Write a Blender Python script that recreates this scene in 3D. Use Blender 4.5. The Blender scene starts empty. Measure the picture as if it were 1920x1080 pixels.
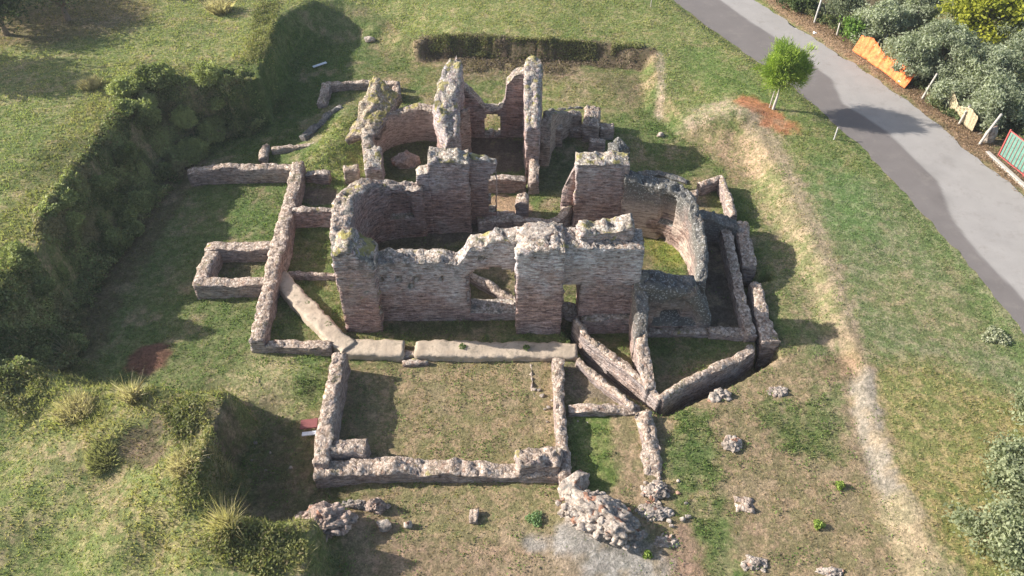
import bpy, math, random
import numpy as np
from mathutils import Vector, noise as mnoise
random.seed(7); RNG = np.random.default_rng(11)
sc = bpy.context.scene
COL = sc.collection

# ------------------------------------------------------------------ camera
F = 1560.0; PITCH = math.radians(44); CH = 30.0
cd = bpy.data.cameras.new('camera'); cam = bpy.data.objects.new('camera', cd); COL.objects.link(cam)
cam.location = (0, 0, CH); cam.rotation_euler = (math.radians(90) - PITCH, 0, 0)
cd.sensor_width = 36; cd.lens = 36 * F / 1920; cd.clip_end = 2000
sc.camera = cam
# ------------------------------------------------------------------ sky and sun
SUN_EL = math.radians(27.5); SUN_DIR = (1.0, -0.17)            # direction in which shadows fall
w = bpy.data.worlds.new('World'); sc.world = w; w.use_nodes = True
nt = w.node_tree; bg = nt.nodes['Background']
sky = nt.nodes.new('ShaderNodeTexSky'); sky.sky_type = 'NISHITA'; sky.sun_disc = False
sky.sun_elevation = SUN_EL
az = math.atan2(-SUN_DIR[0], -SUN_DIR[1])                       # azimuth from +y clockwise
sky.sun_rotation = az; sky.air_density = 1.0; sky.dust_density = 2.0
nt.links.new(sky.outputs[0], bg.inputs[0]); bg.inputs[1].default_value = 0.11
sl = bpy.data.lights.new('sun', 'SUN'); sl.energy = 5.0; sl.angle = math.radians(0.6); sl.color = (1.0, .955, .90)
so = bpy.data.objects.new('sun', sl); COL.objects.link(so)
n_ = math.hypot(*SUN_DIR)
d = Vector((SUN_DIR[0] / n_ * math.cos(SUN_EL), SUN_DIR[1] / n_ * math.cos(SUN_EL), -math.sin(SUN_EL)))
so.rotation_euler = d.to_track_quat('-Z', 'Y').to_euler(); so.location = (-30, 5, 40)
sc.view_settings.view_transform = 'Standard'; sc.view_settings.look = 'None'
sc.view_settings.exposure = 0.95; sc.view_settings.gamma = 1.0

# ------------------------------------------------------------------ helpers
def at(px, py, z=0.0):
    a = (px - 960) / F; b = (540 - py) / F
    r = (a, math.cos(PITCH) + b * math.sin(PITCH), -math.sin(PITCH) + b * math.cos(PITCH))
    t = (z - CH) / r[2]
    return (r[0] * t, r[1] * t)

def _hash(ix, iy, iz, seed):
    h = (ix * 374761393 + iy * 668265263 + iz * 2147483647 + seed * 974634777) & 0xFFFFFFFF
    h = ((h ^ (h >> 13)) * 1274126177) & 0xFFFFFFFF
    h = (h ^ (h >> 16)) & 0xFFFFFFFF
    return h.astype(np.float64) / 4294967295.0

def vnoise(P, seed=0):
    P = np.asarray(P, float); I = np.floor(P).astype(np.int64); f = P - I; f = f * f * (3 - 2 * f)
    r = 0
    for dx in (0, 1):
        for dy in (0, 1):
            for dz in (0, 1):
                wt = (f[..., 0] if dx else 1 - f[..., 0]) * (f[..., 1] if dy else 1 - f[..., 1]) * (f[..., 2] if dz else 1 - f[..., 2])
                r = r + wt * _hash(I[..., 0] + dx, I[..., 1] + dy, I[..., 2] + dz, seed)
    return r * 2 - 1

def fbm(P, freq=1.0, octv=3, seed=0):
    P = np.asarray(P, float) * freq; r = 0; a = 1.0; s = 0
    for o in range(octv):
        r = r + a * vnoise(P + o * 17.3, seed + o); s += a; a *= .55; P = P * 2.03
    return r / s

def xy3(x, y, z=0.0):
    x = np.asarray(x, float); return np.stack([x, np.asarray(y, float), np.zeros_like(x) + z], -1)

def ss(a, b, x):
    t = np.clip((x - a) / (b - a), 0, 1); return t * t * (3 - 2 * t)

def seg_dist(x, y, pts, closed=False):
    x = np.asarray(x, float); y = np.asarray(y, float); D = np.full(x.shape, 1e9)
    n = len(pts); m = n if closed else n - 1
    if n == 1: return np.hypot(x - pts[0][0], y - pts[0][1])
    for i in range(m):
        ax, ay = pts[i][:2]; bx, by = pts[(i + 1) % n][:2]
        vx, vy = bx - ax, by - ay; L = vx * vx + vy * vy + 1e-12
        t = np.clip(((x - ax) * vx + (y - ay) * vy) / L, 0, 1)
        D = np.minimum(D, np.hypot(x - ax - t * vx, y - ay - t * vy))
    return D

def inside(x, y, pts):
    c = np.zeros(np.shape(x), bool); n = len(pts); j = n - 1
    for i in range(n):
        xi, yi = pts[i][:2]; xj, yj = pts[j][:2]
        if yi != yj:
            c ^= ((yi > y) != (yj > y)) & (x < (xj - xi) * (y - yi) / (yj - yi) + xi)
        j = i
    return c

def tag(o, label=None, cat=None, group=None, kind=None):
    for k, v in (('label', label), ('category', cat), ('group', group), ('kind', kind)):
        if v: o[k] = v
    return o

def mesh_obj(name, V, Fc, mat, parent=None, smooth=False, col=None, dtop=None, loc=None):
    V = np.asarray(V, np.float64).reshape(-1, 3).copy()
    if parent is not None: V -= np.array(parent.location)
    elif loc is not None: V -= np.array(loc)
    me = bpy.data.meshes.new(name)
    if isinstance(Fc, np.ndarray):
        k = Fc.shape[1]; nf = len(Fc)
        me.vertices.add(len(V)); me.vertices.foreach_set('co', V.astype(np.float32).ravel())
        me.loops.add(nf * k); me.loops.foreach_set('vertex_index', Fc.astype(np.int32).ravel())
        me.polygons.add(nf); me.polygons.foreach_set('loop_start', np.arange(0, nf * k, k, dtype=np.int32))
        me.update(calc_edges=True)
    else:
        me.from_pydata(V.tolist(), [], Fc); me.update()
    if smooth: me.polygons.foreach_set('use_smooth', np.ones(len(me.polygons), bool))
    if col is not None:
        a = me.color_attributes.new('Col', 'FLOAT_COLOR', 'POINT')
        c4 = np.ones((len(V), 4), np.float32); c4[:, :3] = np.clip(col, 0, 1); a.data.foreach_set('color', c4.ravel())
    if dtop is not None:
        a = me.attributes.new('dtop', 'FLOAT', 'POINT'); a.data.foreach_set('value', np.asarray(dtop, np.float32).ravel())
    me.materials.append(mat)
    o = bpy.data.objects.new(name, me); COL.objects.link(o)
    if parent is not None: o.parent = parent
    elif loc is not None: o.location = loc
    return o

def empty(name, loc, label, cat, group=None):
    o = bpy.data.objects.new(name, None); COL.objects.link(o); o.location = loc; o.empty_display_size = .3
    return tag(o, label, cat, group)

# ------------------------------------------------------------------ materials
def new_mat(name, rough=.95):
    m = bpy.data.materials.new(name); m.use_nodes = True
    b = m.node_tree.nodes['Principled BSDF']; b.inputs['Roughness'].default_value = rough
    b.inputs['Specular IOR Level'].default_value = .15
    return m, m.node_tree, b

class G:                       # tiny node-graph helper
    def __init__(s, nt): s.nt = nt
    def n(s, t, **kw):
        x = s.nt.nodes.new(t)
        for k, v in kw.items(): setattr(x, k, v)
        return x
    def link(s, a, b): s.nt.links.new(a, b)
    def put(s, sock, v):
        if isinstance(v, bpy.types.NodeSocket): s.link(v, sock)
        else: sock.default_value = v
    def math(s, op, a, b=0.0, c=None, clamp=False):
        x = s.n('ShaderNodeMath', operation=op, use_clamp=clamp); s.put(x.inputs[0], a); s.put(x.inputs[1], b)
        if c is not None: s.put(x.inputs[2], c)
        return x.outputs[0]
    def mix(s, f, a, b):
        x = s.n('ShaderNodeMix', data_type='RGBA'); s.put(x.inputs[0], f)
        for i, v in ((6, a), (7, b)):
            if isinstance(v, tuple): v = (*v[:3], 1)
            s.put(x.inputs[i], v)
        return x.outputs[2]
    def mul(s, a, b, f=1.0):
        x = s.n('ShaderNodeMix', data_type='RGBA', blend_type='MULTIPLY'); s.put(x.inputs[0], f)
        for i, v in ((6, a), (7, b)):
            if isinstance(v, tuple): v = (*v[:3], 1)
            s.put(x.inputs[i], v)
        return x.outputs[2]
    def noise(s, vec, scale, detail=4, rough=.6):
        x = s.n('ShaderNodeTexNoise'); s.put(x.inputs['Vector'], vec); x.inputs['Scale'].default_value = scale
        x.inputs['Detail'].default_value = detail; x.inputs['Roughness'].default_value = rough
        return x.outputs['Fac']
    def vor(s, vec, scale, feat='F1', out='Distance'):
        x = s.n('ShaderNodeTexVoronoi', feature=feat); s.put(x.inputs['Vector'], vec); x.inputs['Scale'].default_value = scale
        return x.outputs[out]
    def ramp(s, f, lo, hi, a=0.0, b=1.0):
        x = s.n('ShaderNodeMapRange'); s.put(x.inputs[0], f)
        for i, v in enumerate((lo, hi, a, b)): s.put(x.inputs[i + 1], v)
        return x.outputs[0]
    def mapping(s, vec, scale):
        x = s.n('ShaderNodeMapping'); s.put(x.inputs[0], vec); x.inputs['Scale'].default_value = scale
        return x.outputs[0]
    def bump(s, h, strength, dist, bsdf):
        x = s.n('ShaderNodeBump'); x.inputs['Strength'].default_value = strength; x.inputs['Distance'].default_value = dist
        s.put(x.inputs['Height'], h); s.link(x.outputs[0], bsdf.inputs['Normal'])

def masonry(name, brick=(.34, .185, .135), pale=.35, lichen=.35, top=(.46, .39, .32), pla=0.0, cob=0.0, course=6.5, yel=.25):
    m, nt, b = new_mat(name); g = G(nt)
    tc = g.n('ShaderNodeNewGeometry'); pos = tc.outputs['Position']
    sep = g.n('ShaderNodeSeparateXYZ'); g.link(pos, sep.inputs[0])
    sn = g.n('ShaderNodeSeparateXYZ'); g.link(tc.outputs['True Normal'], sn.inputs[0])
    at_ = g.n('ShaderNodeAttribute', attribute_name='dtop'); dt = at_.outputs['Fac']
    wob = g.math('MULTIPLY', g.noise(pos, .6, 1), .05)
    zz = g.math('ADD', sep.outputs[2], wob)
    u = g.math('ADD', g.math('MULTIPLY', sep.outputs[0], .8), g.math('MULTIPLY', sep.outputs[1], 1.13))
    cb = g.n('ShaderNodeCombineXYZ'); g.link(u, cb.inputs[0]); g.link(zz, cb.inputs[1])
    br = g.n('ShaderNodeTexBrick'); g.link(cb.outputs[0], br.inputs['Vector'])
    br.inputs['Scale'].default_value = 1.0; br.inputs['Brick Width'].default_value = .38; br.inputs['Row Height'].default_value = 1.0 / course
    br.inputs['Mortar Size'].default_value = .014; br.inputs['Mortar Smooth'].default_value = .4
    r, gg, bb = brick
    br.inputs['Color1'].default_value = (r * 1.12, gg * 1.1, bb * 1.05, 1)
    br.inputs['Color2'].default_value = (r * .72, gg * .72, bb * .78, 1)
    br.inputs['Mortar'].default_value = (r * .75 + .17, gg * .75 + .17, bb * .75 + .17, 1)
    side = br.outputs['Color']
    # banded, streaky wear in the courses
    mp = g.mapping(cb.outputs[0], (1.1, 6.2, 1))
    band = g.noise(mp, 1.0, 5, .7)
    side = g.mix(.2, side, (r, gg, bb))
    side = g.mul(side, g.mix(g.ramp(band, .36, .64), (.5, .46, .46), (1.35, 1.35, 1.35)))
    side = g.mul(side, g.mix(g.ramp(g.noise(pos, 7, 5, .8), .35, .65), (.72, .70, .70), (1.22, 1.22, 1.22)))
    big = g.noise(pos, .55, 5, .65)
    side = g.mix(g.ramp(big, .5, .66, 0, .55), side, (.50, .43, .38))
    # lime bleaching under the wall head
    hb = g.math('ADD', g.math('MULTIPLY', dt, -.26), g.math('MULTIPLY', g.noise(pos, .9, 5, .7), 1.6))
    whit = g.ramp(hb, .1, .75, 0, pale * 1.7)
    fine = g.noise(mp, 2.2, 5, .8)
    whit = g.math('MULTIPLY', whit, g.math('MULTIPLY', g.ramp(fine, .38, .58, .12, 1.0), g.ramp(g.noise(pos, 5, 4, .8), .35, .6, .35, 1.0)), clamp=True)
    side = g.mix(whit, side, (.66, .65, .66))
    # plaster remains
    if pla > 0:
        pf = g.ramp(g.noise(pos, .8, 5, .7), .62 - pla * .35, .68 - pla * .3, 0, .85)
        side = g.mix(pf, side, (.52, .41, .33))
    # dark lichen streaks near the head
    dk = g.math('MULTIPLY', g.ramp(dt, 0, 1.3, 1, 0), g.ramp(g.noise(pos, 2.6, 5, .7), .42, .6))
    side = g.mix(g.math('MULTIPLY', dk, .35 + lichen * .7, clamp=True), side, (.105, .11, .10))
    st_ = g.noise(g.mapping(cb.outputs[0], (2.6, 9.0, 1)), 1.0, 7, .85)
    side = g.mul(side, g.mix(g.ramp(st_, .4, .56), (.42, .40, .40), (1.18, 1.18, 1.18)))
    # dark spots for holes and pits, their shade put into the colour
    pit = g.ramp(g.vor(g.mapping(cb.outputs[0], (2.2, 4.5, 1)), 1.0), .10, .22, .2, 1)
    side = g.mul(side, g.mix(pit, (.25, .22, .2), (1, 1, 1)))
    # ---- wall head: rubble core
    dpos = g.n('ShaderNodeVectorMath', operation='ADD'); g.link(pos, dpos.inputs[0]); nz3 = g.n('ShaderNodeTexNoise'); g.link(pos, nz3.inputs['Vector']); nz3.inputs['Scale'].default_value = 5; nsc = g.n('ShaderNodeVectorMath', operation='SCALE'); g.link(nz3.outputs['Color'], nsc.inputs[0]); nsc.inputs['Scale'].default_value = .22; g.link(nsc.outputs[0], dpos.inputs[1]); dp = dpos.outputs[0]
    vd = g.vor(dp, 7.5); vc = g.vor(dp, 7.5, out='Color')
    sepc = g.n('ShaderNodeSeparateColor'); g.link(vc, sepc.inputs[0])
    tr, tg, tb = top
    core = g.mix(sepc.outputs[0], (tr * .85, tg * .83, tb * .81), (tr * 1.15, tg * 1.16, tb * 1.17))
    core = g.mix(g.ramp(sepc.outputs[1], .85, .97, 0, .55), core, (.42, .25, .18))
    core = g.mul(core, g.mix(g.ramp(vd, .4, .75), (1, 1, 1), (.6, .56, .52)))
    core = g.mul(core, g.mix(g.ramp(g.noise(pos, 6, 7, .82), .38, .6), (.42, .39, .37), (1.2, 1.2, 1.2)))
    li = g.math('ADD', g.noise(pos, 1.7, 5, .75), lichen * .22 - .1)
    core = g.mix(g.ramp(li, .55, .62, 0, .85), core, (.12, .125, .115))
    core = g.mix(g.ramp(g.noise(g.mapping(pos, (1, 1, 1.0)), 1.3, 4, .6), .64 - yel * .13, .70 - yel * .13, 0, .75), core, (.30, .26, .07))
    core = g.mix(g.ramp(g.noise(pos, 1.0, 7, .8), .57, .63, 0, .75), core, (.15, .14, .075))
    if cob > 0:
        vd2 = g.vor(dp, 9.0)
        cb2 = g.mix(g.ramp(vd2, .22, .42), (.38, .365, .34), (.135, .128, .112))
        cf = g.math('MULTIPLY', g.ramp(g.noise(pos, .8, 3), .3, .45), cob, clamp=True)
        core = g.mix(cf, core, cb2)
        side = g.mix(g.math('MULTIPLY', cf, g.ramp(dt, .5, 1.8, 1, 0)), side, cb2)
    up = g.ramp(g.math('ADD', sn.outputs[2], g.math('MULTIPLY', g.math('SUBTRACT', g.noise(pos, 4, 3), .5), .5)), .38, .55)
    colr = g.mix(up, side, core)
    g.link(colr, b.inputs['Base Color'])
    h = g.math('ADD', g.math('MULTIPLY', g.noise(pos, 8, 5, .75), 1.0), g.math('MULTIPLY', g.math('SUBTRACT', 1.0, vd), .8))
    h = g.math('ADD', h, g.math('MULTIPLY', br.outputs['Fac'], -.35))
    g.bump(h, 1.0, .045, b)
    return m

M = {}
M['low'] = masonry('low_wall_masonry', brick=(.38, .27, .21), pale=.2, lichen=.05, top=(.56, .46, .375), yel=0.0)
M['lowdark'] = masonry('dark_wall_masonry', brick=(.25, .19, .17), pale=.2, lichen=.9, top=(.38, .35, .32), cob=.6, yel=.1)
M['brick'] = masonry('brick_masonry', brick=(.41, .265, .21), top=(.54, .46, .39), pale=.22, lichen=.5)
M['white'] = masonry('bleached_masonry', brick=(.42, .295, .25), pale=1.0, lichen=.4, top=(.56, .49, .42), yel=.25)
M['spur'] = masonry('spur_masonry', brick=(.42, .28, .215), pale=.15, lichen=.3, cob=.75, top=(.48, .42, .35))
M['front'] = masonry('front_wall_masonry', brick=(.41, .285, .24), pale=.75, lichen=.55, top=(.55, .48, .41), yel=.2)
M['pierbrick'] = masonry('buttress_masonry', brick=(.41, .265, .215), pale=.5, lichen=.75, top=(.50, .44, .36), yel=.9)
M['apse'] = masonry('apse_masonry', brick=(.44, .26, .20), pale=.1, lichen=.4, pla=.75)
M['cob'] = masonry('cobble_core_masonry', brick=(.33, .23, .18), pale=.1, lichen=.8, pla=.5, cob=1.0)
M['moss'] = masonry('mossy_core_masonry', brick=(.41, .275, .225), pale=.45, lichen=.35, yel=.8, top=(.54, .49, .42))

M['lichen'] = masonry('lichened_shell_masonry', brick=(.30, .23, .18), pale=.2, lichen=.4, yel=1.15, top=(.45, .38, .28))
def rubble_mat(name, base=(.47, .40, .335), lich=.35):
    m, nt, b = new_mat(name); g = G(nt); pos = g.n('ShaderNodeNewGeometry').outputs['Position']
    vd = g.vor(pos, 4.2); vc = g.vor(pos, 4.2, out='Color'); s = g.n('ShaderNodeSeparateColor'); g.link(vc, s.inputs[0])
    r, gg, bb = base
    c = g.mix(s.outputs[0], (r * .7, gg * .68, bb * .68), (r * 1.15, gg * 1.15, bb * 1.15))
    c = g.mix(g.ramp(s.outputs[1], .86, .97), c, (.40, .22, .15))
    c = g.mul(c, g.mix(g.ramp(g.noise(pos, 6, 7, .82), .38, .6), (.42, .4, .37), (1.2, 1.2, 1.2)))
    c = g.mix(g.ramp(g.noise(pos, 1.8, 5, .7), .58 - lich * .1, .66 - lich * .1, 0, .7), c, (.15, .15, .14))
    g.link(c, b.inputs['Base Color'])
    g.bump(g.math('ADD', g.noise(pos, 7, 6, .75), g.math('MULTIPLY', vd, -.8)), .9, .08, b)
    return m
M['rock'] = rubble_mat('rubble_stone'); M['rockpink'] = rubble_mat('pink_rubble', (.50, .38, .31), .1)

def flat_mat(name, c, rough=.8, nz=.25, sc_=12):
    m, nt, b = new_mat(name, rough); g = G(nt); pos = g.n('ShaderNodeNewGeometry').outputs['Position']
    f = g.noise(pos, sc_, 4, .65)
    g.link(g.mul(c, g.mix(g.ramp(f, .3, .7), (1 - nz,) * 3, (1 + nz,) * 3)), b.inputs['Base Color'])
    g.bump(f, .3, .02, b)
    return m
def plaster_mat():
    m, nt, b = new_mat('smooth_mortar_capping'); g = G(nt); pos = g.n('ShaderNodeNewGeometry').outputs['Position']
    c = g.mix(g.ramp(g.noise(pos, 1.2, 5, .65), .3, .7), (.36, .285, .21), (.52, .425, .32))
    c = g.mix(g.ramp(g.noise(pos, 2.5, 8, .8), .52, .62, 0, .7), c, (.25, .21, .155))
    g.link(c, b.inputs['Base Color']); g.bump(g.noise(pos, 6, 7), .8, .04, b); return m
M['cap'] = plaster_mat()
M['wood'] = flat_mat('weathered_wood', (.42, .38, .33)); M['concrete'] = flat_mat('concrete_post', (.42, .40, .37))
M['white_plastic'] = flat_mat('white_paint', (.72, .73, .75), .5, .08); M['redpaint'] = flat_mat('faded_red_paint', (.20, .07, .065), .6, .15)
M['greenpanel'] = flat_mat('green_mesh_sheet', (.13, .25, .20), .7, .25, 6); M['redframe'] = flat_mat('red_metal', (.42, .10, .09), .5, .15)
M['reed'] = flat_mat('reed_screen', (.38, .31, .20), nz=.5); M['bark'] = flat_mat('bark', (.20, .15, .11), .9, .4, 20); M['palebark'] = flat_mat('pale_bark', (.46, .42, .37), .9, .3, 20)

def leaf_mat(name, trans=.25, rough=.6):
    m, nt, b = new_mat(name, rough); g = G(nt)
    a = g.n('ShaderNodeAttribute', attribute_name='Col')
    g.link(a.outputs['Color'], b.inputs['Base Color'])
    t = g.n('ShaderNodeBsdfTranslucent'); g.link(g.mul(a.outputs['Color'], (1.2, 1.3, .7)), t.inputs[0])
    mx = g.n('ShaderNodeMixShader'); mx.inputs[0].default_value = trans
    g.link(b.outputs[0], mx.inputs[1]); g.link(t.outputs[0], mx.inputs[2])
    g.link(mx.outputs[0], nt.nodes['Material Output'].inputs[0]); return m
M['leaf'] = leaf_mat('leaves', .35); M['grass'] = leaf_mat('grass_blades', .5, .8)

def ground_mat():
    m, nt, b = new_mat('ground_soil_and_turf', 1.0); g = G(nt); pos = g.n('ShaderNodeNewGeometry').outputs['Position']
    a = g.n('ShaderNodeAttribute', attribute_name='Col').outputs['Color']
    n1 = g.noise(pos, 1.7, 8, .78); n2 = g.noise(pos, 11, 6, .8); n3 = g.noise(pos, 5, 6, .75)
    den = g.n('ShaderNodeAttribute', attribute_name='dtop').outputs['Fac']
    k = g.ramp(n1, .47, .56)
    c = g.mul(a, g.mix(k, (.66, .82, .58), (1.22, 1.14, 1.14)), 1.0)
    c = g.mix(g.ramp(den, .15, .7), g.mul(a, g.mix(k, (.86, .86, .86), (1.12, 1.12, 1.12))), c)
    weed = g.math('MULTIPLY', g.ramp(g.noise(pos, 2.9, 7, .8), .56, .62), g.ramp(den, .25, .6, 0, .8))
    c = g.mix(weed, c, (.10, .15, .045))
    c = g.mul(c, g.mix(g.ramp(n3, .34, .62), (.62, .64, .6), (1.3, 1.27, 1.25)))
    c = g.mul(c, g.mix(g.ramp(n2, .32, .66), (.55, .55, .52), (1.42, 1.4, 1.36)))
    g.link(c, b.inputs['Base Color'])
    g.bump(g.math('ADD', g.math('MULTIPLY', n3, .9), g.math('MULTIPLY', n2, .6)), 1.0, .10, b)
    return m
M['ground'] = ground_mat()

def road_mat():
    m, nt, b = new_mat('asphalt', .9); g = G(nt); pos = g.n('ShaderNodeNewGeometry').outputs['Position']
    a = g.n('ShaderNodeAttribute', attribute_name='Col').outputs['Color']
    c = g.mul(a, g.mix(g.ramp(g.noise(pos, 25, 3, .8), .25, .75), (.85,) * 3, (1.15,) * 3))
    c = g.mul(c, g.mix(g.ramp(g.noise(pos, .8, 5, .6), .3, .7), (.93,) * 3, (1.06,) * 3))
    c = g.mix(g.ramp(g.noise(pos, 1.1, 8, .8), .53, .66, 0, .5), c, (.22, .195, .17))
    g.link(c, b.inputs['Base Color']); g.bump(g.noise(pos, 40, 3), .3, .01, b); return m
M['road'] = road_mat()

# ------------------------------------------------------------------ terrain: heights
def ring(l): return [(*at(px, py, z), z) for px, py, z in l]
CREST = ring([(567, 4, 3.0), (530, 22, 3.1), (508, 50, 3.2), (503, 90, 3.3), (484, 150, 3.3), (430, 168, 3.3), (385, 156, 3.4), (300, 148, 3.5),
    (250, 163, 3.6), (205, 212, 3.7), (172, 270, 3.7), (125, 345, 3.7), (95, 410, 3.6), (50, 500, 3.4), (0, 560, 3.2), (-120, 640, 2.8), (-60, 720, 2.3),
    (60, 700, 1.7), (133, 735, 1.7), (230, 738, 1.8), (330, 742, 1.8), (407, 748, 2.2), (408, 772, 2.3), (392, 820, 2.4), (380, 872, 2.5), (366, 915, 2.5), (362, 945, 2.3),
    (388, 985, 2.0), (437, 993, 2.0), (530, 985, 1.9), (585, 985, 1.8), (567, 1013, 1.7), (560, 1090, 1.5), (540, 1300, 1.2), (1200, 1500, 1.0), (1850, 1300, 1.0),
    (1770, 1080, 1.0), (1712, 940, 1.0), (1672, 850, 1.0), (1648, 780, 1.0), (1632, 715, 1.05), (1600, 640, 1.1), (1580, 560, 1.1), (1535, 450, 1.1), (1495, 365, 1.1),
    (1450, 285, 1.2), (1425, 235, 1.3), (1385, 205, 1.4), (1330, 225, 1.2), (1285, 220, .9), (1262, 190, 1.0), (1240, 150, 1.3), (1228, 97, 1.6),
    (1180, 87, 1.7), (1100, 80, 1.8), (1000, 77, 1.9), (860, 66, 1.9), (795, 70, 1.8), (775, 78, 1.5), (745, 55, 1.2), (700, 20, 1.3), (650, 5, 1.6), (620, -6, 2.0)])
FLOOR = ring([(560, 110, .7), (540, 170, .4), (505, 215, .2), (455, 235, .1), (395, 255, 0), (350, 310, 0), (318, 345, 0), (268, 400, 0), (215, 470, 0), (160, 545, 0), (128, 600, 0),
    (125, 690, .05), (220, 722, .15), (400, 730, .4), (470, 742, .5), (500, 790, 0), (455, 850, -.1), (440, 930, -.1), (500, 960, 0), (620, 1010, 0), (640, 1090, .1), (640, 1280, .2),
    (1200, 1400, .3), (1700, 1280, .3), (1680, 1090, .4), (1640, 960, .4), (1612, 855, .4), (1595, 775, .45), (1585, 705, .45), (1535, 640, .42), (1500, 555, .38), (1445, 450, .3), (1405, 375, .15),
    (1385, 318, .1), (1330, 285, .1), (1260, 255, .2), (1205, 205, .35), (1190, 135, .6), (1100, 118, .6), (1000, 110, .6), (860, 108, .6), (790, 118, .5), (740, 110, .5), (680, 95, .6), (620, 85, .7)])
UZ = CREST + ring([(300, 60, 3.4), (60, 150, 3.6), (0, 300, 3.7), (0, 0, 3.6), (-300, 200, 3.7), (500, 0, 3.1), (900, 20, 1.9), (1150, 30, 1.7), (1350, 120, 1.4), (1450, 207, 1.3), (1600, 330, 1.1), (1700, 500, 1.0),
    (1850, 700, .9), (1800, 1000, .9), (1400, 0, 1.3), (1700, 200, 1.1), (1900, 350, 1.0), (1900, 100, 1.0), (1900, 600, .9), (0, 850, 1.2), (200, 900, 1.3), (100, 1050, 1.0), (300, 1050, 1.2), (250, 830, 1.8), (160, 790, 1.6), (470, 1050, 1.7), (-200, 1000, 1.0)])
BUMPS = [(1330, 800, .35, 4.0, 1.8), (1500, 610, .3, 1.8, 3.5), (640, 262, .9, 1.9, 2.6), (600, 300, .5, 1.5, 1.2), (670, 225, .5, 1.6, 2.0), (1390, 235, .35, 1.6, 1.0), (560, 705, .35, 2.0, .7), (300, 660, .25, 1.0, .6), (1110, 985, .4, 1.8, 1.2),
    (610, 985, .6, 1.5, .9), (1120, 160, .35, 3.0, 1.6), (280, 840, .3, 1.4, 1.1), (200, 860, .35, 1.1, .8), (430, 900, .2, .8, .8), (1350, 250, .3, 1.5, 1.0)]
BUMPS = [(*at(px, py, .5), h, rx, ry) for px, py, h, rx, ry in BUMPS]
CHAN = [([at(1056, 585), at(1075, 625), at(1110, 675), at(1165, 718), at(1205, 750), at(1243, 775)], .42, .55),
        ([at(1243, 775), at(1300, 745), at(1360, 715), at(1435, 672)], .5, .6),
        ([at(1435, 672), at(1420, 610), at(1402, 540), at(1388, 470), at(1380, 430)], .35, .6),
        ([at(1405, 524, .5), at(1440, 518, .5)], .25, .7)]
FX = np.array([p[0] for p in FLOOR]); CX = None
def idw(x, y, pts, p=3.0):
    num = 0; den = 0
    for q in pts:
        wq = 1.0 / ((x - q[0]) ** 2 + (y - q[1]) ** 2 + .6) ** (p / 2); num = num + wq * q[2]; den = den + wq
    return num / den
def ground(x, y, fine=True):
    x = np.asarray(x, float); y = np.asarray(y, float)
    P = xy3(x, y); wx = x + .35 * fbm(P, .9, 3, 5); wy = y + .35 * fbm(P, .9, 3, 9)
    dC = seg_dist(wx, wy, CREST, True); dF = seg_dist(wx, wy, FLOOR, True)
    up = ~inside(wx, wy, CREST); lo = inside(wx, wy, FLOOR)
    t = dF / (dF + dC + 1e-6); t = np.where(up, 1.0, np.where(lo, 0.0, t)); t = ss(.12, .95, t)
    zu = idw(x, y, UZ); zf = idw(x, y, FLOOR, 2.5)
    z = zf * (1 - t) + zu * t
    for bx, by, h, rx, ry in BUMPS: z = z + h * np.exp(-((x - bx) / rx) ** 2 - ((y - by) / ry) ** 2)
    rough = .05 + .22 * np.sin(np.clip(t, 0, 1) * np.pi)
    z = z + rough * fbm(P, .8, 4, 3)
    if fine: z = z + .03 * fbm(P, 3.0, 2, 21) + .012 * (up * 1.0)
    for pts, wd, dp in CHAN:
        dd = seg_dist(x, y, pts); z = z - (dp + np.clip(z, 0, .5)) * (1 - ss(wd * .75, wd * 1.2, dd))
    rd = road_dist(x, y); f = 1 - ss(-.2, 1.2, rd); z = z * (1 - f) + (idw_road(x, y) - .05) * f
    return z
# road
RL = [(1100, -160), (1190, -70), (1258, 0), (1380, 87), (1496, 167), (1619, 280), (1676, 340), (1744, 414), (1818, 499), (1920, 621), (2040, 780), (2180, 990)]
RR = [(1230, -160), (1330, -70), (1415, 0), (1484, 44), (1569, 98), (1654, 157), (1726, 208), (1774, 249), (1836, 302), (1884, 338), (2060, 500), (2300, 740)]
RZ = 1.12
RLw = [at(px, py, RZ) for px, py in RL]; RRw = [at(px, py, RZ) for px, py in RR]
RPOLY = RLw + RRw[::-1]
def idw_road(x, y): return RZ + 0 * np.asarray(x)
def road_dist(x, y):
    dd = seg_dist(x, y, RPOLY, True); return np.where(inside(x, y, RPOLY), -dd, dd)
def gz(x, y): return float(ground(np.array([x]), np.array([y]), False)[0])

# ------------------------------------------------------------------ terrain: colours of soil and plants (x, y) -> rgb, tuft density, tuft height
GREEN = (.165, .178, .078); LUSH = (.125, .16, .065); YEL = (.265, .255, .125); STRAW = (.40, .33, .19); DIRT = (.27, .19, .13); SAND = (.47, .38, .27)
GRAVEL = (.33, .305, .28); RED = (.40, .17, .09); DARK = (.085, .07, .05); LAWN = (.20, .205, .125); BROWN = (.20, .14, .095)
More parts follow.
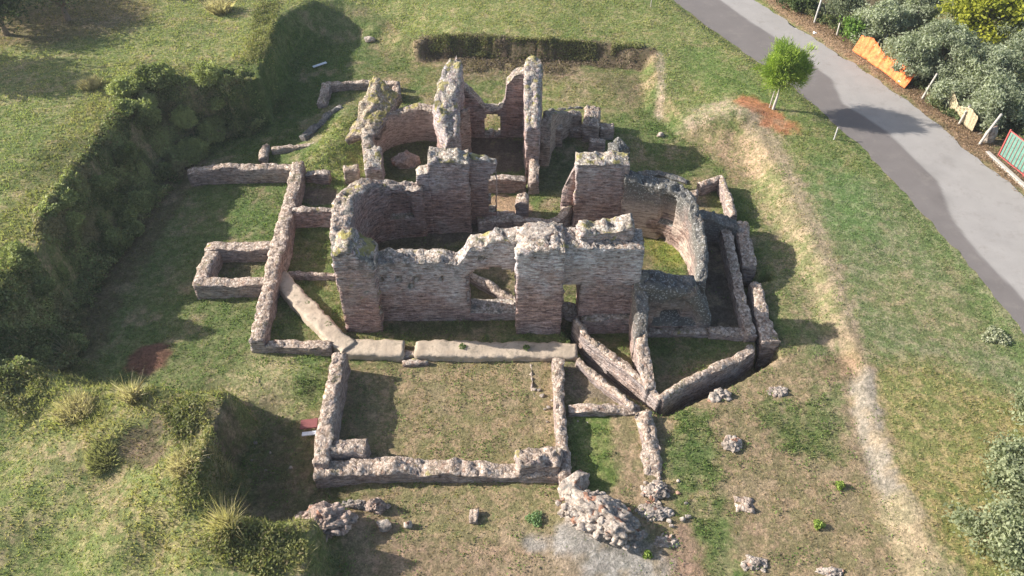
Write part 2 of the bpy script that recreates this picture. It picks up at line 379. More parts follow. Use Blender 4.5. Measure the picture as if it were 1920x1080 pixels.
# (pixels, z, half width, feather, rgb, strength, density, height)
LAYERS = [
  # pit floor, front right: soil with sparse weeds
  ([(1250, 850), (1400, 900), (1500, 800), (1550, 960), (1420, 1060)], .2, 4.2, 2.0, (.275, .205, .135), .92, .45, .06),
  ([(750, 1010), (1000, 1050), (800, 1080)], .1, 2.2, 1.2, (.28, .20, .14), .9, .35, .06),
  ([(700, 770), (850, 760), (980, 760), (850, 830)], .1, 2.6, 1.0, (.27, .205, .13), .95, .5, .06),
  ([(820, 930), (980, 940)], .1, 1.8, .8, (.26, .205, .125), .85, .55, .07),
  ([(1330, 1000), (1300, 1060)], .1, 1.0, .6, (.30, .20, .15), .9, .3, .05),
  # back slope
  ([(1050, 150), (1160, 165)], .7, 1.6, 1.4, (.22, .17, .11), .75, .5, .08), ([(880, 130), (1060, 130)], .7, 1.0, .9, (.21, .155, .11), .8, .5, .08),
  ([(960, 200), (1100, 190)], .5, 1.6, 1.4, (.25, .235, .11), .6, .8, .07),
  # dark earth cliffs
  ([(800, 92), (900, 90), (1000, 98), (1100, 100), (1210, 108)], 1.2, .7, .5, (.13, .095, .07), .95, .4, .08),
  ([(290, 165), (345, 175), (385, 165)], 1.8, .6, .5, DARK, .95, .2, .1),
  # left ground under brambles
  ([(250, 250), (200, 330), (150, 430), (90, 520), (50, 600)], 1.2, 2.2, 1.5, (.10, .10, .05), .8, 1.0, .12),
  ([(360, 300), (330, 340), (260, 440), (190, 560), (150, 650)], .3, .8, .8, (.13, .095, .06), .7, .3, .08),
  # mound bottom-left
  ([(230, 790), (330, 800), (370, 780)], 1.9, .8, .9, (.24, .19, .12), .7, .7, .1),
  ([(60, 830), (180, 880), (240, 960), (330, 1050)], 1.2, .7, .9, (.28, .23, .14), .7, .7, .07),
  ([(430, 800), (460, 900), (520, 940)], 0, 2.3, 1.5, (.12, .10, .065), .8, .6, .08),  # pit floor beside the mound, the mound's shade put into a dark brown
  ([(520, 690), (480, 720), (540, 720)], .4, 1.4, 1.2, (.31, .27, .16), .8, .6, .06),
  ([(280, 670)], .2, .9, .4, (.15, .07, .055), .9, .2, .04),
  ([(100, 740), (250, 775), (380, 785), (350, 880), (335, 945), (430, 1020), (530, 1040)], 2, 1.7, .9, (.25, .235, .12), .75, 1.6, .24), ([(90, 400), (30, 530), (50, 680), (100, 730)], 3.0, 1.4, .9, (.24, .235, .11), .6, 1.4, .2), ([(480, 80), (470, 150), (380, 130), (250, 140), (150, 250)], 3.2, 1.0, .8, (.26, .25, .12), .6, 1.3, .18),
  ([(255, 835), (285, 850)], 1.9, .55, .6, (.15, .11, .08), .9, .4, .08), ([(315, 795), (350, 800)], 2.0, .35, .5, (.18, .14, .10), .85, .4, .08), ([(430, 800), (420, 850)], 1.0, .4, .4, (.10, .08, .06), .8, .4, .1),
  # lush strips
  ([(585, 680), (590, 740)], 0, .6, .6, LUSH, .8, 1.2, .12), ([(610, 420), (470, 410), (520, 400), (490, 440)], 0, .8, 1.0, LUSH, .7, 1.0, .1),
  ([(1290, 860), (1310, 920), (1340, 980), (1370, 1050)], .1, .9, .8, LUSH, .85, 1.2, .13), ([(1290, 800), (1310, 850)], .1, .6, .6, LUSH, .8, 1.2, .13),
  ([(1530, 790), (1540, 860)], .2, .6, .8, LUSH, .7, 1.1, .12), ([(1460, 780), (1480, 820)], .2, .6, .7, LUSH, .7, 1.1, .12),
  ([(1390, 950), (1400, 1050)], .1, .5, .5, (.27, .19, .13), .7, .3, .05),
  ([(1100, 790), (1110, 900)], 0, .8, .6, (.12, .18, .045), .7, 1.0, .1), ([(1240, 240), (1260, 270)], .2, .7, .6, LUSH, .7, 1.0, .09),
  ([(1390, 370), (1430, 470), (1440, 520)], .1, .6, .6, (.15, .19, .06), .6, 1.0, .08),
  ([(600, 120), (560, 200), (500, 250)], .3, 2.0, 1.5, (.10, .14, .045), .8, 1.0, .1), ([(430, 230), (470, 190)], 1, 1.5, 1.2, (.09, .115, .045), .8, 1.0, .12),
  # gravel heap
  ([(1100, 1040), (1150, 1050), (1180, 1080)], .1, 1.3, .9, GRAVEL, .95, .05, .03), ([(1000, 1020), (1060, 1030)], .1, .35, .4, GRAVEL, .85, .05, .03),
  ([(1050, 1080), (960, 1085)], .1, .7, .5, (.31, .23, .16), .8, .3, .05),
  # soil in the excavated rooms, with their shade put into the darker browns
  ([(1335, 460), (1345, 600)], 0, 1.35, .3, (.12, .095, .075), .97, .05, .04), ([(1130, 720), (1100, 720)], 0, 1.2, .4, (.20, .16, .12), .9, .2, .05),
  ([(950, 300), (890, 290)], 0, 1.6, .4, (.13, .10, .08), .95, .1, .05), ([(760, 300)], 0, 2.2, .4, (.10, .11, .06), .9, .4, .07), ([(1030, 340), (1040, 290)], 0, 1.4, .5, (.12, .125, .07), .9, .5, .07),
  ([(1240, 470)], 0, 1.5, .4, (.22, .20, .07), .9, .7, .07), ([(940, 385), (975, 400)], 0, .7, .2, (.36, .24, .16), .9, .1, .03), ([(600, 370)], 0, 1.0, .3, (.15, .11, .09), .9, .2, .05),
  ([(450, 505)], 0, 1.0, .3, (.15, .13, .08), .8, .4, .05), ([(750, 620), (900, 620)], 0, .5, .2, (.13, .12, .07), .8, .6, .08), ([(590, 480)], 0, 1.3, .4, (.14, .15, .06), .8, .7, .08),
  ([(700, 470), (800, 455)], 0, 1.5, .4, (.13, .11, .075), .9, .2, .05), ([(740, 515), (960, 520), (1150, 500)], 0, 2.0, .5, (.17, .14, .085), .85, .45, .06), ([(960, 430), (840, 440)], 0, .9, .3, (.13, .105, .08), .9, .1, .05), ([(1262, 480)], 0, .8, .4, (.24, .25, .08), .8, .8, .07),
  ([(640, 245), (610, 290), (660, 290)], 1.4, 1.3, 1.2, (.25, .25, .11), .7, 1.3, .14),
  # lawn by the road
  ([(1650, 450), (1750, 650), (1800, 750)], 1, 5.0, 2.5, LAWN, .9, 1.0, .05), ([(1750, 780), (1900, 850), (1800, 950)], .9, 2.8, 2.0, (.30, .25, .12), .8, .9, .08),
  ([(1700, 560), (1780, 600)], 1, 1.4, 1.8, (.27, .24, .14), .55, .8, .05), ([(1560, 330), (1600, 420)], 1, 1.2, 1.5, (.14, .20, .085), .7, 1, .05), ([(1320, 110), (1420, 210)], 1.4, 1.6, 1.5, (.15, .20, .07), .6, 1, .06),
  ([(1560, 210), (1650, 330), (1750, 450), (1850, 580), (1920, 670)], 1.1, .5, .5, (.145, .175, .075), .65, 1.1, .08),
  # straw coloured scarp on the right
  ([(1415, 235), (1460, 320), (1495, 400), (1530, 480), (1555, 560), (1575, 620)], .9, .85, .8, (.33, .26, .185), .95, .3, .06),
  ([(1430, 340), (1490, 500), (1530, 600)], .4, .9, .9, (.27, .235, .14), .75, .7, .08),
  ([(1590, 640), (1610, 720), (1625, 800), (1650, 880), (1690, 980), (1730, 1090)], .8, .6, .6, (.28, .215, .15), .95, .3, .05),
  ([(1615, 700), (1635, 800), (1660, 880), (1700, 960), (1715, 1000)], 1.0, .38, .35, (.27, .245, .215), .8, .15, .03),
  ([(1690, 960), (1760, 1080)], .9, .7, .7, (.33, .27, .18), .85, .3, .06),
  ([(1310, 220), (1360, 203), (1400, 215)], 1.2, .8, .9, (.36, .29, .22), .85, .5, .07),
  ([(1370, 270), (1420, 300)], .8, 1.0, .8, (.36, .26, .18), .8, .4, .07),
  ([(1238, 110), (1240, 195)], 1.3, .25, .3, (.38, .30, .24), .85, .4, .06),
  ([(1400, 195), (1440, 215), (1465, 235)], 1.3, .75, .7, RED, .9, .2, .04),
  ([(1590, 690), (1560, 700)], .5, .5, .7, (.27, .18, .12), .6, .4, .05),
  # verge and orchard floor beyond the road
  ([(1450, 0), (1510, 40), (1600, 100), (1680, 150), (1745, 200), (1800, 245), (1870, 305), (1930, 350)], 1.1, 1.0, .5, (.27, .18, .12), .95, .15, .05),
  ([(1600, 20), (1750, 110), (1900, 220)], 1.1, 3.5, 1.5, (.12, .09, .06), .9, .3, .08),
  # darker brown ground top-left
  ([(0, 60), (100, 60), (200, 40)], 2.7, 3.0, 2.0, (.17, .125, .08), .8, .4, .08),
]
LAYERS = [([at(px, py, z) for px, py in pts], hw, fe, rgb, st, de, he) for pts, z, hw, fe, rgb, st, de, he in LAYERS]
def surface(x, y):
    x = np.asarray(x, float); y = np.asarray(y, float); P = xy3(x, y)
    n1 = fbm(P, .22, 4, 31); n2 = fbm(P, .9, 4, 41); n3 = fbm(P, 2.6, 3, 51)
    up = ~inside(x, y, CREST)
    A = np.array(GREEN); B = np.array(YEL)
    f = np.clip(.5 + n1 * 1.3 + n2 * .6, 0, 1)[..., None]
    c_up = A * (1 - f) * 1.15 + B * f
    C2 = np.array((.26, .20, .125)); f2 = np.clip(.5 + n1 * 1.2 + n2 * 1.1, 0, 1)[..., None]
    c_lo = np.array((.145, .165, .07)) * (1 - f2) + C2 * f2
    left = (1 - ss(-11.5, -8.5, x + .6 * n2))[..., None]       # western pit is turfed
    c_lo = c_lo * (1 - left * .8) + np.array((.125, .155, .065)) * left * .8
    c = np.where(up[..., None], c_up, c_lo)
    den = np.where(up, 1.0, .75); hei = np.where(up, .085, .075)
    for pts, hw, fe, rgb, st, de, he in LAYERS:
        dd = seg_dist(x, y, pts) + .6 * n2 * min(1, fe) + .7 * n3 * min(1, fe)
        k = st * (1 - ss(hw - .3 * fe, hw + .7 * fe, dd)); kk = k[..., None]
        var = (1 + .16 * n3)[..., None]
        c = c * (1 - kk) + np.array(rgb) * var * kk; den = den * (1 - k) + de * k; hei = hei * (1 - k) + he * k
    # bare and weedy patches
    bare = ss(.15, .5, n2 + .4 * n3) * np.where(up, .5, .65); c = c * (1 - bare[..., None]) + np.array((.29, .225, .15)) * bare[..., None]
    den = den * (1 - .6 * bare)
    return c, den, hei

def axis(lo, hi, fine, far_lo, far_hi):
    a = list(np.arange(lo, hi + 1e-6, fine)); st = fine; v = hi
    while v < far_hi: st *= 1.16; v += st; a.append(v)
    st = fine; v = lo
    while v > far_lo: st *= 1.16; v -= st; a.insert(0, v)
    return np.array(a)
gx = axis(-22, 21, .15, -300, 300); gy = axis(13.5, 56, .15, -200, 500)
X, Y = np.meshgrid(gx, gy, indexing='xy'); shp = X.shape
Zt = ground(X.ravel(), Y.ravel()); ct, dent, heit = surface(X.ravel(), Y.ravel())
nx, ny = len(gx), len(gy)
ii, jj = np.meshgrid(np.arange(nx - 1), np.arange(ny - 1), indexing='xy'); a0 = (jj * nx + ii).ravel()
Ft = np.stack([a0, a0 + 1, a0 + nx + 1, a0 + nx], -1)
tag(mesh_obj('ground', np.stack([X.ravel(), Y.ravel(), Zt], -1), Ft, M['ground'], smooth=True, col=ct, dtop=dent), kind='structure')

# fast terrain lookup
Zg = Zt.reshape(shp)
def gzv(x, y):
    x = np.asarray(x, float); y = np.asarray(y, float)
    i = np.clip(np.searchsorted(gx, x) - 1, 0, nx - 2); j = np.clip(np.searchsorted(gy, y) - 1, 0, ny - 2)
    u = (x - gx[i]) / (gx[i + 1] - gx[i]); v = (y - gy[j]) / (gy[j + 1] - gy[j])
    return (Zg[j, i] * (1 - u) + Zg[j, i + 1] * u) * (1 - v) + (Zg[j + 1, i] * (1 - u) + Zg[j + 1, i + 1] * u) * v

# road
def resample(pts, n):
    pts = np.array(pts, float); s = np.r_[0, np.cumsum(np.linalg.norm(np.diff(pts, axis=0), axis=1))]
    q = np.linspace(0, s[-1], n); return np.stack([np.interp(q, s, pts[:, k]) for k in range(pts.shape[1])], -1)
def smooth_path(p, it=2):
    p = np.array(p, float)
    for _ in range(it):
        q = [p[0]]
        for a, b in zip(p[:-1], p[1:]): q += [a * .75 + b * .25, a * .25 + b * .75]
        q.append(p[-1]); p = np.array(q)
    return p
NL, NW = 320, 44
RLs = resample(smooth_path(RLw), NL); RRs = resample(smooth_path(RRw), NL)
tt = np.linspace(0, 1, NW)
RV = RLs[:, None, :] * (1 - tt)[None, :, None] + RRs[:, None, :] * tt[None, :, None]
en = fbm(xy3(RLs[:, 0], RLs[:, 1]), 1.2, 3, 77) * .3; RV[:, 0, 0] += en; RV[:, -1, 0] += fbm(xy3(RRs[:, 0], RRs[:, 1]), .9, 3, 79) * .35
rx, ry = RV[..., 0].ravel(), RV[..., 1].ravel()
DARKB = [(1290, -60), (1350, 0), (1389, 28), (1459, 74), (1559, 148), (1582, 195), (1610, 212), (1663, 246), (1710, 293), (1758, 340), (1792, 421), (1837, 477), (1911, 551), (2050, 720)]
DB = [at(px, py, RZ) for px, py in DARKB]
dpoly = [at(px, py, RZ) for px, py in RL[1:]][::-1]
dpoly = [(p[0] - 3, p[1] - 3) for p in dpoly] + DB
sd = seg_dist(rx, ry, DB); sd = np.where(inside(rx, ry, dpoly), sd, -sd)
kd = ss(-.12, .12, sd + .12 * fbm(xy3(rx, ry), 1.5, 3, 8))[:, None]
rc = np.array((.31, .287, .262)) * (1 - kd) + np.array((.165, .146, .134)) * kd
stain = ss(.2, .6, fbm(xy3(rx, ry), .5, 4, 15))[:, None]; rc = rc * (1 - .12 * stain)
a1 = (np.arange(NL - 1)[:, None] * NW + np.arange(NW - 1)[None, :]).ravel()
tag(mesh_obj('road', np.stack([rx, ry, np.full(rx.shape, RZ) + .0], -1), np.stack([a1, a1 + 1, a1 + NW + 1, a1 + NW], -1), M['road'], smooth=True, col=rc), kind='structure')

# ------------------------------------------------------------------ wall builder
WALLS = []
def wall(name, path, th, mat, label=None, cat='wall', parent=None, group=None, base=None, ds=.14, side=.055, head=.12, ragged=.12,
         openings=(), recess=(), smooth=0, chunk=.09, seed=0, lean=0.0, round_=.02):
    p = np.array(path, float)
    if smooth: p = smooth_path(p, smooth)
    L = np.linalg.norm(np.diff(p[:, :2], axis=0), axis=1); s = np.r_[0, np.cumsum(L)]
    n = max(4, int(s[-1] / ds) + 1); q = np.linspace(0, s[-1], n)
    c = np.stack([np.interp(q, s, p[:, k]) for k in range(3)], -1)
    t = np.gradient(c[:, :2], axis=0); t /= np.linalg.norm(t, axis=1)[:, None] + 1e-9
    nv = np.stack([-t[:, 1], t[:, 0]], -1)
    if base is None: base = float(np.min(gzv(c[:, 0], c[:, 1]))) - .45
    rag = fbm(np.stack([q * 1.0, q * 0 + seed * 3.1, q * 0], -1), 1.6, 4, seed + 2) * ragged
    if chunk > 0:
        cn = vnoise(np.stack([q * .9, q * 0 + seed, q * 0], -1), seed + 5); rag = rag + chunk * np.round(cn * 2) / 2
    top = np.maximum(c[:, 2] + rag, base + .2)
    dz = ds; K = max(2, int(np.ceil((top.max() - base) / dz))); zk = base + dz * np.arange(K + 1); zk[-1] = top.max() + 1e-3
    Z = np.minimum(zk[None, :], top[:, None])                       # n x K+1
    thn = (th if np.isscalar(th) else np.interp(q, np.linspace(0, s[-1], len(th)), th)) + 0 * q
    J = max(3, int(round(thn.mean() / ds)))
    def sidev(sg):
        P = np.zeros((n, K + 1, 3)); P[..., :2] = c[:, None, :2] + sg * nv[:, None, :] * thn[:, None, None] / 2; P[..., 2] = Z
        dsp = side * (1.2 * fbm(P, 1.1, 3, seed + 11) + .9 * fbm(P, 4.0, 2, seed + 12)) + RNG.normal(size=P.shape[:2]) * min(side, .06) * .1
        near = np.exp(-(top[:, None] - Z) / .25); dsp = dsp - round_ * near + near * .16 * fbm(P, 2.6, 3, seed + 14)
        for (r0, r1, z0, z1, dep, sgn, arch) in recess:
            if sgn == sg:
                u = (q[:, None] - (r0 + r1) / 2) / ((r1 - r0) / 2); zt = z1 - (arch * u ** 2)
                ins = (np.abs(u) < 1) & (Z > z0) & (Z < zt); dsp = np.where(ins, dsp - dep, dsp)
        P[..., :2] += sg * nv[:, None, :] * dsp[..., None]
        P[..., :2] += t[:, None, :] * (fbm(P, 3.1, 2, seed + 15) * side * .5)[..., None]
        return P
    A = sidev(1); B = sidev(-1)
    f = np.linspace(0, 1, J + 1)[1:-1]
    Tm = A[:, -1][:, None, :] * (1 - f)[None, :, None] + B[:, -1][:, None, :] * f[None, :, None]
    bl = fbm(Tm, 2.8, 3, seed + 21); bl2 = np.abs(fbm(Tm, 5.0, 2, seed + 23))
    Tm[..., 2] += head * (bl * 1.3 + .9 - 1.8 * bl2) * .8 + .02 + RNG.normal(size=Tm.shape[:2]) * min(head, .12) * .38; Tm[..., 0] += .05 * fbm(Tm, 4, 2, seed + 25)
    if lean: 
        for Q in (A, B, Tm): Q[..., 0] += lean * np.maximum(0, Q[..., 2] - base)
    V = np.concatenate([A.reshape(-1, 3), B.reshape(-1, 3), Tm.reshape(-1, 3)]); nA = n * (K + 1); nT = 2 * nA
    dt = np.concatenate([(top[:, None] - Z).ravel(), (top[:, None] - Z).ravel(), np.zeros(n * (J - 1))])
    IA = np.arange(nA).reshape(n, K + 1); IB = IA + nA; IT = (nT + np.arange(n * (J - 1))).reshape(n, J - 1)
    qc = (q[:-1] + q[1:]) / 2; zc = (zk[:-1] + zk[1:]) / 2
    live = (zk[None, :-1] < np.maximum(top[:-1], top[1:])[:, None])
    hole = np.zeros((n - 1, K), bool)
    for poly in openings:
        jx = .06 * vnoise(np.stack(np.broadcast_arrays(qc[:, None] * 5, zc[None, :] * 5, 0 * zc[None, :]), -1), seed + 33)
        hole |= inside(np.broadcast_to(qc[:, None], (n - 1, K)) + jx, np.broadcast_to(zc[None, :], (n - 1, K)) + jx, poly)
    keep = live & ~hole; Q = []
    i, k = np.nonzero(keep)
    Q.append(np.stack([IA[i, k], IA[i, k + 1], IA[i + 1, k + 1], IA[i + 1, k]], -1))
    Q.append(np.stack([IB[i, k], IB[i + 1, k], IB[i + 1, k + 1], IB[i, k + 1]], -1))
    # reveals of the openings
    if hole.any():
        for i in range(n - 1):
            for k in range(K):
                if not hole[i, k]: continue
                if i > 0 and keep[i - 1, k]: Q.append([[IA[i, k], IA[i, k + 1], IB[i, k + 1], IB[i, k]]])
                if i < n - 2 and keep[i + 1, k]: Q.append([[IA[i + 1, k + 1], IA[i + 1, k], IB[i + 1, k], IB[i + 1, k + 1]]])
                if k > 0 and keep[i, k - 1]: Q.append([[IA[i + 1, k], IA[i, k], IB[i, k], IB[i + 1, k]]])
                if k < K - 1 and keep[i, k + 1]: Q.append([[IA[i, k + 1], IA[i + 1, k + 1], IB[i + 1, k + 1], IB[i, k + 1]]])
    seq = np.concatenate([IA[:, -1:], IT, IB[:, -1:]], 1)
    i, j = np.meshgrid(np.arange(n - 1), np.arange(J), indexing='ij'); i = i.ravel(); j = j.ravel()
    okc = np.array([keep[x].any() for x in range(n - 1)])[i]; i = i[okc]; j = j[okc]
    Q.append(np.stack([seq[i, j], seq[i, j + 1], seq[i + 1, j + 1], seq[i + 1, j]], -1))
    # end faces, subdivided across
    extra = []; base_n = len(V)
    for e, ie in ((0, 0), (1, n - 1)):
        g_ = A[ie][:, None, :] * (1 - f)[None, :, None] + B[ie][:, None, :] * f[None, :, None]
        tz = np.concatenate([Tm[ie]], 0)
        out = (-t[ie] if e == 0 else t[ie])
        dd = (side * 2.2 + .05) * fbm(g_, 2.6, 3, seed + 41); g_[..., 0] += out[0] * dd; g_[..., 1] += out[1] * dd
        g_[-1] = tz
        idx = base_n + np.arange((K + 1) * (J - 1)).reshape(K + 1, J - 1); base_n += (K + 1) * (J - 1)
        idx[Z[ie] >= top[ie] - 1e-6] = IT[ie][None, :]
        extra.append(g_.reshape(-1, 3)); dt = np.concatenate([dt, np.repeat(top[ie] - Z[ie], J - 1)])
        full = np.concatenate([IA[ie][:, None], idx, IB[ie][:, None]], 1)
        kk, j2 = np.meshgrid(np.arange(K), np.arange(J), indexing='ij'); kk = kk.ravel(); j2 = j2.ravel()
        ok = zk[kk] < top[ie]; kk = kk[ok]; j2 = j2[ok]
        qd = np.stack([full[kk, j2], full[kk, j2 + 1], full[kk + 1, j2 + 1], full[kk + 1, j2]], -1)
        Q.append(qd if e == 0 else qd[:, ::-1])
    V = np.concatenate([V] + extra); Q = np.concatenate([np.asarray(x).reshape(-1, 4) for x in Q])
    # drop degenerate quads
    d1 = np.linalg.norm(V[Q[:, 0]] - V[Q[:, 2]], axis=1); d2 = np.linalg.norm(V[Q[:, 1]] - V[Q[:, 3]], axis=1); Q = Q[(d1 > 1e-4) & (d2 > 1e-4)]
    mid = c[n // 2]; loc = (float(mid[0]), float(mid[1]), float(base)) if parent is None else None
    o = mesh_obj(name, V, Q, mat, parent, dtop=dt, loc=loc)
    o.data.validate()
    if label: tag(o, label, cat if parent is None else None, group)
    WALLS.append(c[:, :2]); return o

def pw(*pts): return [(*at(px, py, z), z) for px, py, z in pts]        # wall-head pixels at height z -> world

def rock(name, px, py, size, mat, label=None, cat='rubble', seed=1, z=None, parent=None, sub=4, amp=.28, group=None, sink=.25, rot=0):
    import bmesh
    x, y = at(px, py, z if z is not None else 0.2)
    g0 = gz(x, y) if z is None else z
    bm = bmesh.new(); bmesh.ops.create_icosphere(bm, subdivisions=sub, radius=1.0)
    V = np.array([v.co[:] for v in bm.verts]); Fc = [[v.index for v in f.verts] for f in bm.faces]; bm.free()
    d1 = fbm(V, 1.1, 2, seed) * amp * 1.4 + fbm(V, 2.6, 3, seed + 1) * amp - np.abs(fbm(V, 5.5, 2, seed + 2)) * amp * .5
    V = np.sign(V) * np.abs(V) ** .8; r_ = np.random.default_rng(seed)
    for _ in range(14):
        qn = r_.normal(size=3); qn /= np.linalg.norm(qn); e_ = np.maximum(V @ qn - .82 * r_.uniform(.8, 1.15), 0); V = V - e_[:, None] * qn * .9
    V = V * (1 + d1 * .6)[:, None] * np.array(size) * 1.12
    cr, sr = math.cos(rot), math.sin(rot); V[:, :2] = np.stack([V[:, 0] * cr - V[:, 1] * sr, V[:, 0] * sr + V[:, 1] * cr], -1)
    V += np.array([x, y, g0 + size[2] * (1 - 2 * sink)])
    o = mesh_obj(name, V, np.array(Fc), mat, parent, loc=None if parent else (x, y, g0), dtop=np.zeros(len(V)) + .1)
    if label: tag(o, label, cat if parent is None else None, group)
    return o

def slab(name, corners, th, mat, parent=None, label=None, cat=None, n=(22, 14), sag=0.0, seed=3, amp=.1):
    """ bent masonry sheet: corners a,b,c,d (3D); grid u from a->b, v from a->d """
    a, b, c, dd = [np.array(q, float) for q in corners]; nu, nvv = n
    u = np.linspace(0, 1, nu)[:, None, None]; v = np.linspace(0, 1, nvv)[None, :, None]
    S = (a * (1 - u) + b * u) * (1 - v) + (dd * (1 - u) + c * u) * v
    N = np.cross(b - a, dd - a); N /= np.linalg.norm(N)
    if N[2] < 0: N = -N
    S = S + N * sag * (4 * v * (1 - v)); S[..., 0] += amp * fbm(S, 1.5, 3, seed); S[..., 1] += amp * fbm(S, 1.5, 3, seed + 1)
    Tp = S + N * (amp * fbm(S, 2.4, 3, seed + 2) + amp * .6 * fbm(S, 6, 2, seed + 3))[..., None]; Bt = S - N * th
    idx = np.arange(nu * nvv).reshape(nu, nvv); Q = []
    i, j = np.meshgrid(np.arange(nu - 1), np.arange(nvv - 1), indexing='ij'); i = i.ravel(); j = j.ravel(); o2 = nu * nvv
    Q.append(np.stack([idx[i, j], idx[i + 1, j], idx[i + 1, j + 1], idx[i, j + 1]], -1)); Q.append(np.stack([idx[i, j], idx[i, j + 1], idx[i + 1, j + 1], idx[i + 1, j]], -1) + o2)
    for lst in (idx[:, 0], idx[-1, :], idx[::-1, -1], idx[0, ::-1]):
        Q.append(np.stack([lst[1:], lst[:-1], lst[:-1] + o2, lst[1:] + o2], -1))
    V = np.concatenate([Tp.reshape(-1, 3), Bt.reshape(-1, 3)])
    o = mesh_obj(name, V, np.concatenate(Q), mat, parent, dtop=np.zeros(len(V)) + .2, loc=None if parent else tuple(a))
    if label: tag(o, label, cat if parent is None else None)
    return o

# ------------------------------------------------------------------ the tall bath building
BH = empty('ruined_bathhouse', (-1.0, 34.0, 0), 'large roofless brick bathhouse ruin with tall piers and broken apses in the pit', 'ruin')
# front wall with the broken window; s runs from x=-7.4
wall('front_wall', [(-7.0, 29.02, 4.0), (-4.3, 29.02, 4.05), (-3.0, 29.02, 4.0), (-2.6, 29.02, 3.85), (-2.15, 29.02, 4.3), (-2.0, 29.02, 4.85), (-1.5, 29.02, 5.1), (-1.0, 29.02, 5.25), (.5, 29.02, 5.4)],
     1.0, M['front'], parent=BH, base=-.4, head=.17, ragged=.14, seed=1,
     openings=[[(4.9, .75), (4.9, 3.35), (5.25, 3.6), (5.9, 3.72), (6.6, 3.72), (7.25, 3.5), (7.3, .75)]],
     recess=[(2.0, 2.35, 2.5, 2.8, .4, -1, 0), (.75, .95, 2.95, 3.15, .4, -1, 0), (1.5, 1.7, 2.95, 3.15, .4, -1, 0), (2.4, 2.6, 2.95, 3.15, .4, -1, 0), (3.6, 3.8, 2.95, 3.15, .4, -1, 0), (5.5, 5.7, 4.3, 4.5, .4, -1, 0)])
wall('buttress', [(-8.05, 28.6, 5.45), (-7.2, 28.6, 5.5), (-6.3, 28.6, 4.75)], [1.75, 1.7], M['pierbrick'], parent=BH, base=-.4, head=.22, ragged=.25, side=.09, chunk=.28, seed=2, label='left tall buttress with a yellow lichened head')
wall('buttress', [(.2, 28.55, 5.55), (2.35, 28.55, 5.65)], 1.95, M['white'], parent=BH, base=-.4, head=.2, ragged=.18, side=.08, chunk=.28, seed=4, label='central tall buttress bleached pale at its head')
wall('lintel_wall', [(2.25, 28.75, 5.4), (5.95, 28.75, 5.4)], 1.5, M['white'], parent=BH, base=3.15, head=.12, ragged=.12, seed=5)
wall('doorway_pier', [(3.2, 28.75, 3.2), (5.95, 28.75, 3.2)], 1.44, M['brick'], parent=BH, base=-.4, head=.02, ragged=.02, seed=6, round_=0.0, chunk=0)
wall('plinth', [(3.35, 27.85, 1.15), (5.95, 27.85, 1.15)], .5, M['brick'], parent=BH, base=-.4, head=.03, ragged=.05, seed=7)
wall('parapet_block', [(3.05, 28.85, 5.95), (4.2, 28.95, 6.05), (5.45, 29.0, 6.1)], .95, M['moss'], parent=BH, base=5.1, head=.2, ragged=.25, side=.12, seed=8)
rock('rubble_block', 1010, 440, (.8, .55, .28), M['rock'], z=5.5, parent=BH, seed=8)
# niche wall closing the right hall, with a sloping cobbled head
wall('niche_wall', [(5.9, 28.35, 3.3), (7.3, 28.3, 3.15), (8.6, 28.3, 2.9), (8.95, 28.3, 2.2), (9.3, 28.3, 1.6), (9.6, 28.3, .9)], 1.25, M['cob'], parent=BH, base=-.4, head=.22, ragged=.12, seed=9,
     recess=[(.95, 2.85, .75, 2.55, .45, -1, 1.0), (1.35, 2.15, .75, 1.35, .85, -1, .0)])
wall('ledge', [(6.1, 27.55, .55), (9.8, 27.5, .5), (11.6, 27.6, .45)], .55, M['low'], parent=BH, base=-.4, head=.06, seed=10)
wall('spur_wall', [(6.05, 28.3, 3.6), (6.0, 27.8, 3.1), (5.95, 26.6, 2.55), (5.95, 25.9, 1.9)], [.7, .66, .6], M['spur'], parent=BH, base=-.4, head=.14, ragged=.14, seed=12)
wall('spur_wall', [(5.95, 25.95, 1.75), (5.98, 25.2, 1.5), (6.08, 24.2, 1.25), (6.2, 23.5, 1.15)], .56, M['low'], parent=BH, base=-.4, head=.12, ragged=.12, seed=160)
# right apse
wall('side_apse', [(5.9, 35.45, 4.0), (6.9, 35.35, 3.8), (7.9, 35.15, 3.7), (8.75, 34.7, 3.6), (9.25, 33.9, 3.5), (9.42, 33.0, 3.1), (9.5, 32.0, 2.8), (9.5, 31.0, 2.4), (9.4, 30.0, 2.1), (9.1, 29.0, 2.3), (8.95, 28.6, 2.6)],
     [.95, 1.0, .8, .55, .45, .5, .55], M['cob'], parent=BH, base=-.4, smooth=2, head=.15, ragged=.12, side=.05, seed=13, label='right apse wall with a dark cobbled head',
     recess=[(2.15, 3.1, 1.55, 3.3, .3, -1, .1), (2.3, 2.7, .2, .6, .3, -1, .1)])
# left apse
wall('side_apse', [(-4.7, 35.2, 3.55), (-5.6, 35.2, 3.4), (-6.6, 35.15, 3.6), (-7.5, 34.8, 4.0), (-8.15, 34.0, 4.2), (-8.4, 33.0, 4.25), (-8.4, 32.0, 4.2), (-8.35, 31.0, 4.0), (-8.1, 29.4, 3.9)][::-1],
     [.85, 1.0, 1.15, .8, .7], M['brick'], parent=BH, base=-.4, smooth=2, head=.2, ragged=.15, side=.06, seed=14, label='left apse wall with a grey weathered head',
     recess=[(6.6, 7.8, 1.6, 3.2, .35, -1, .3)])
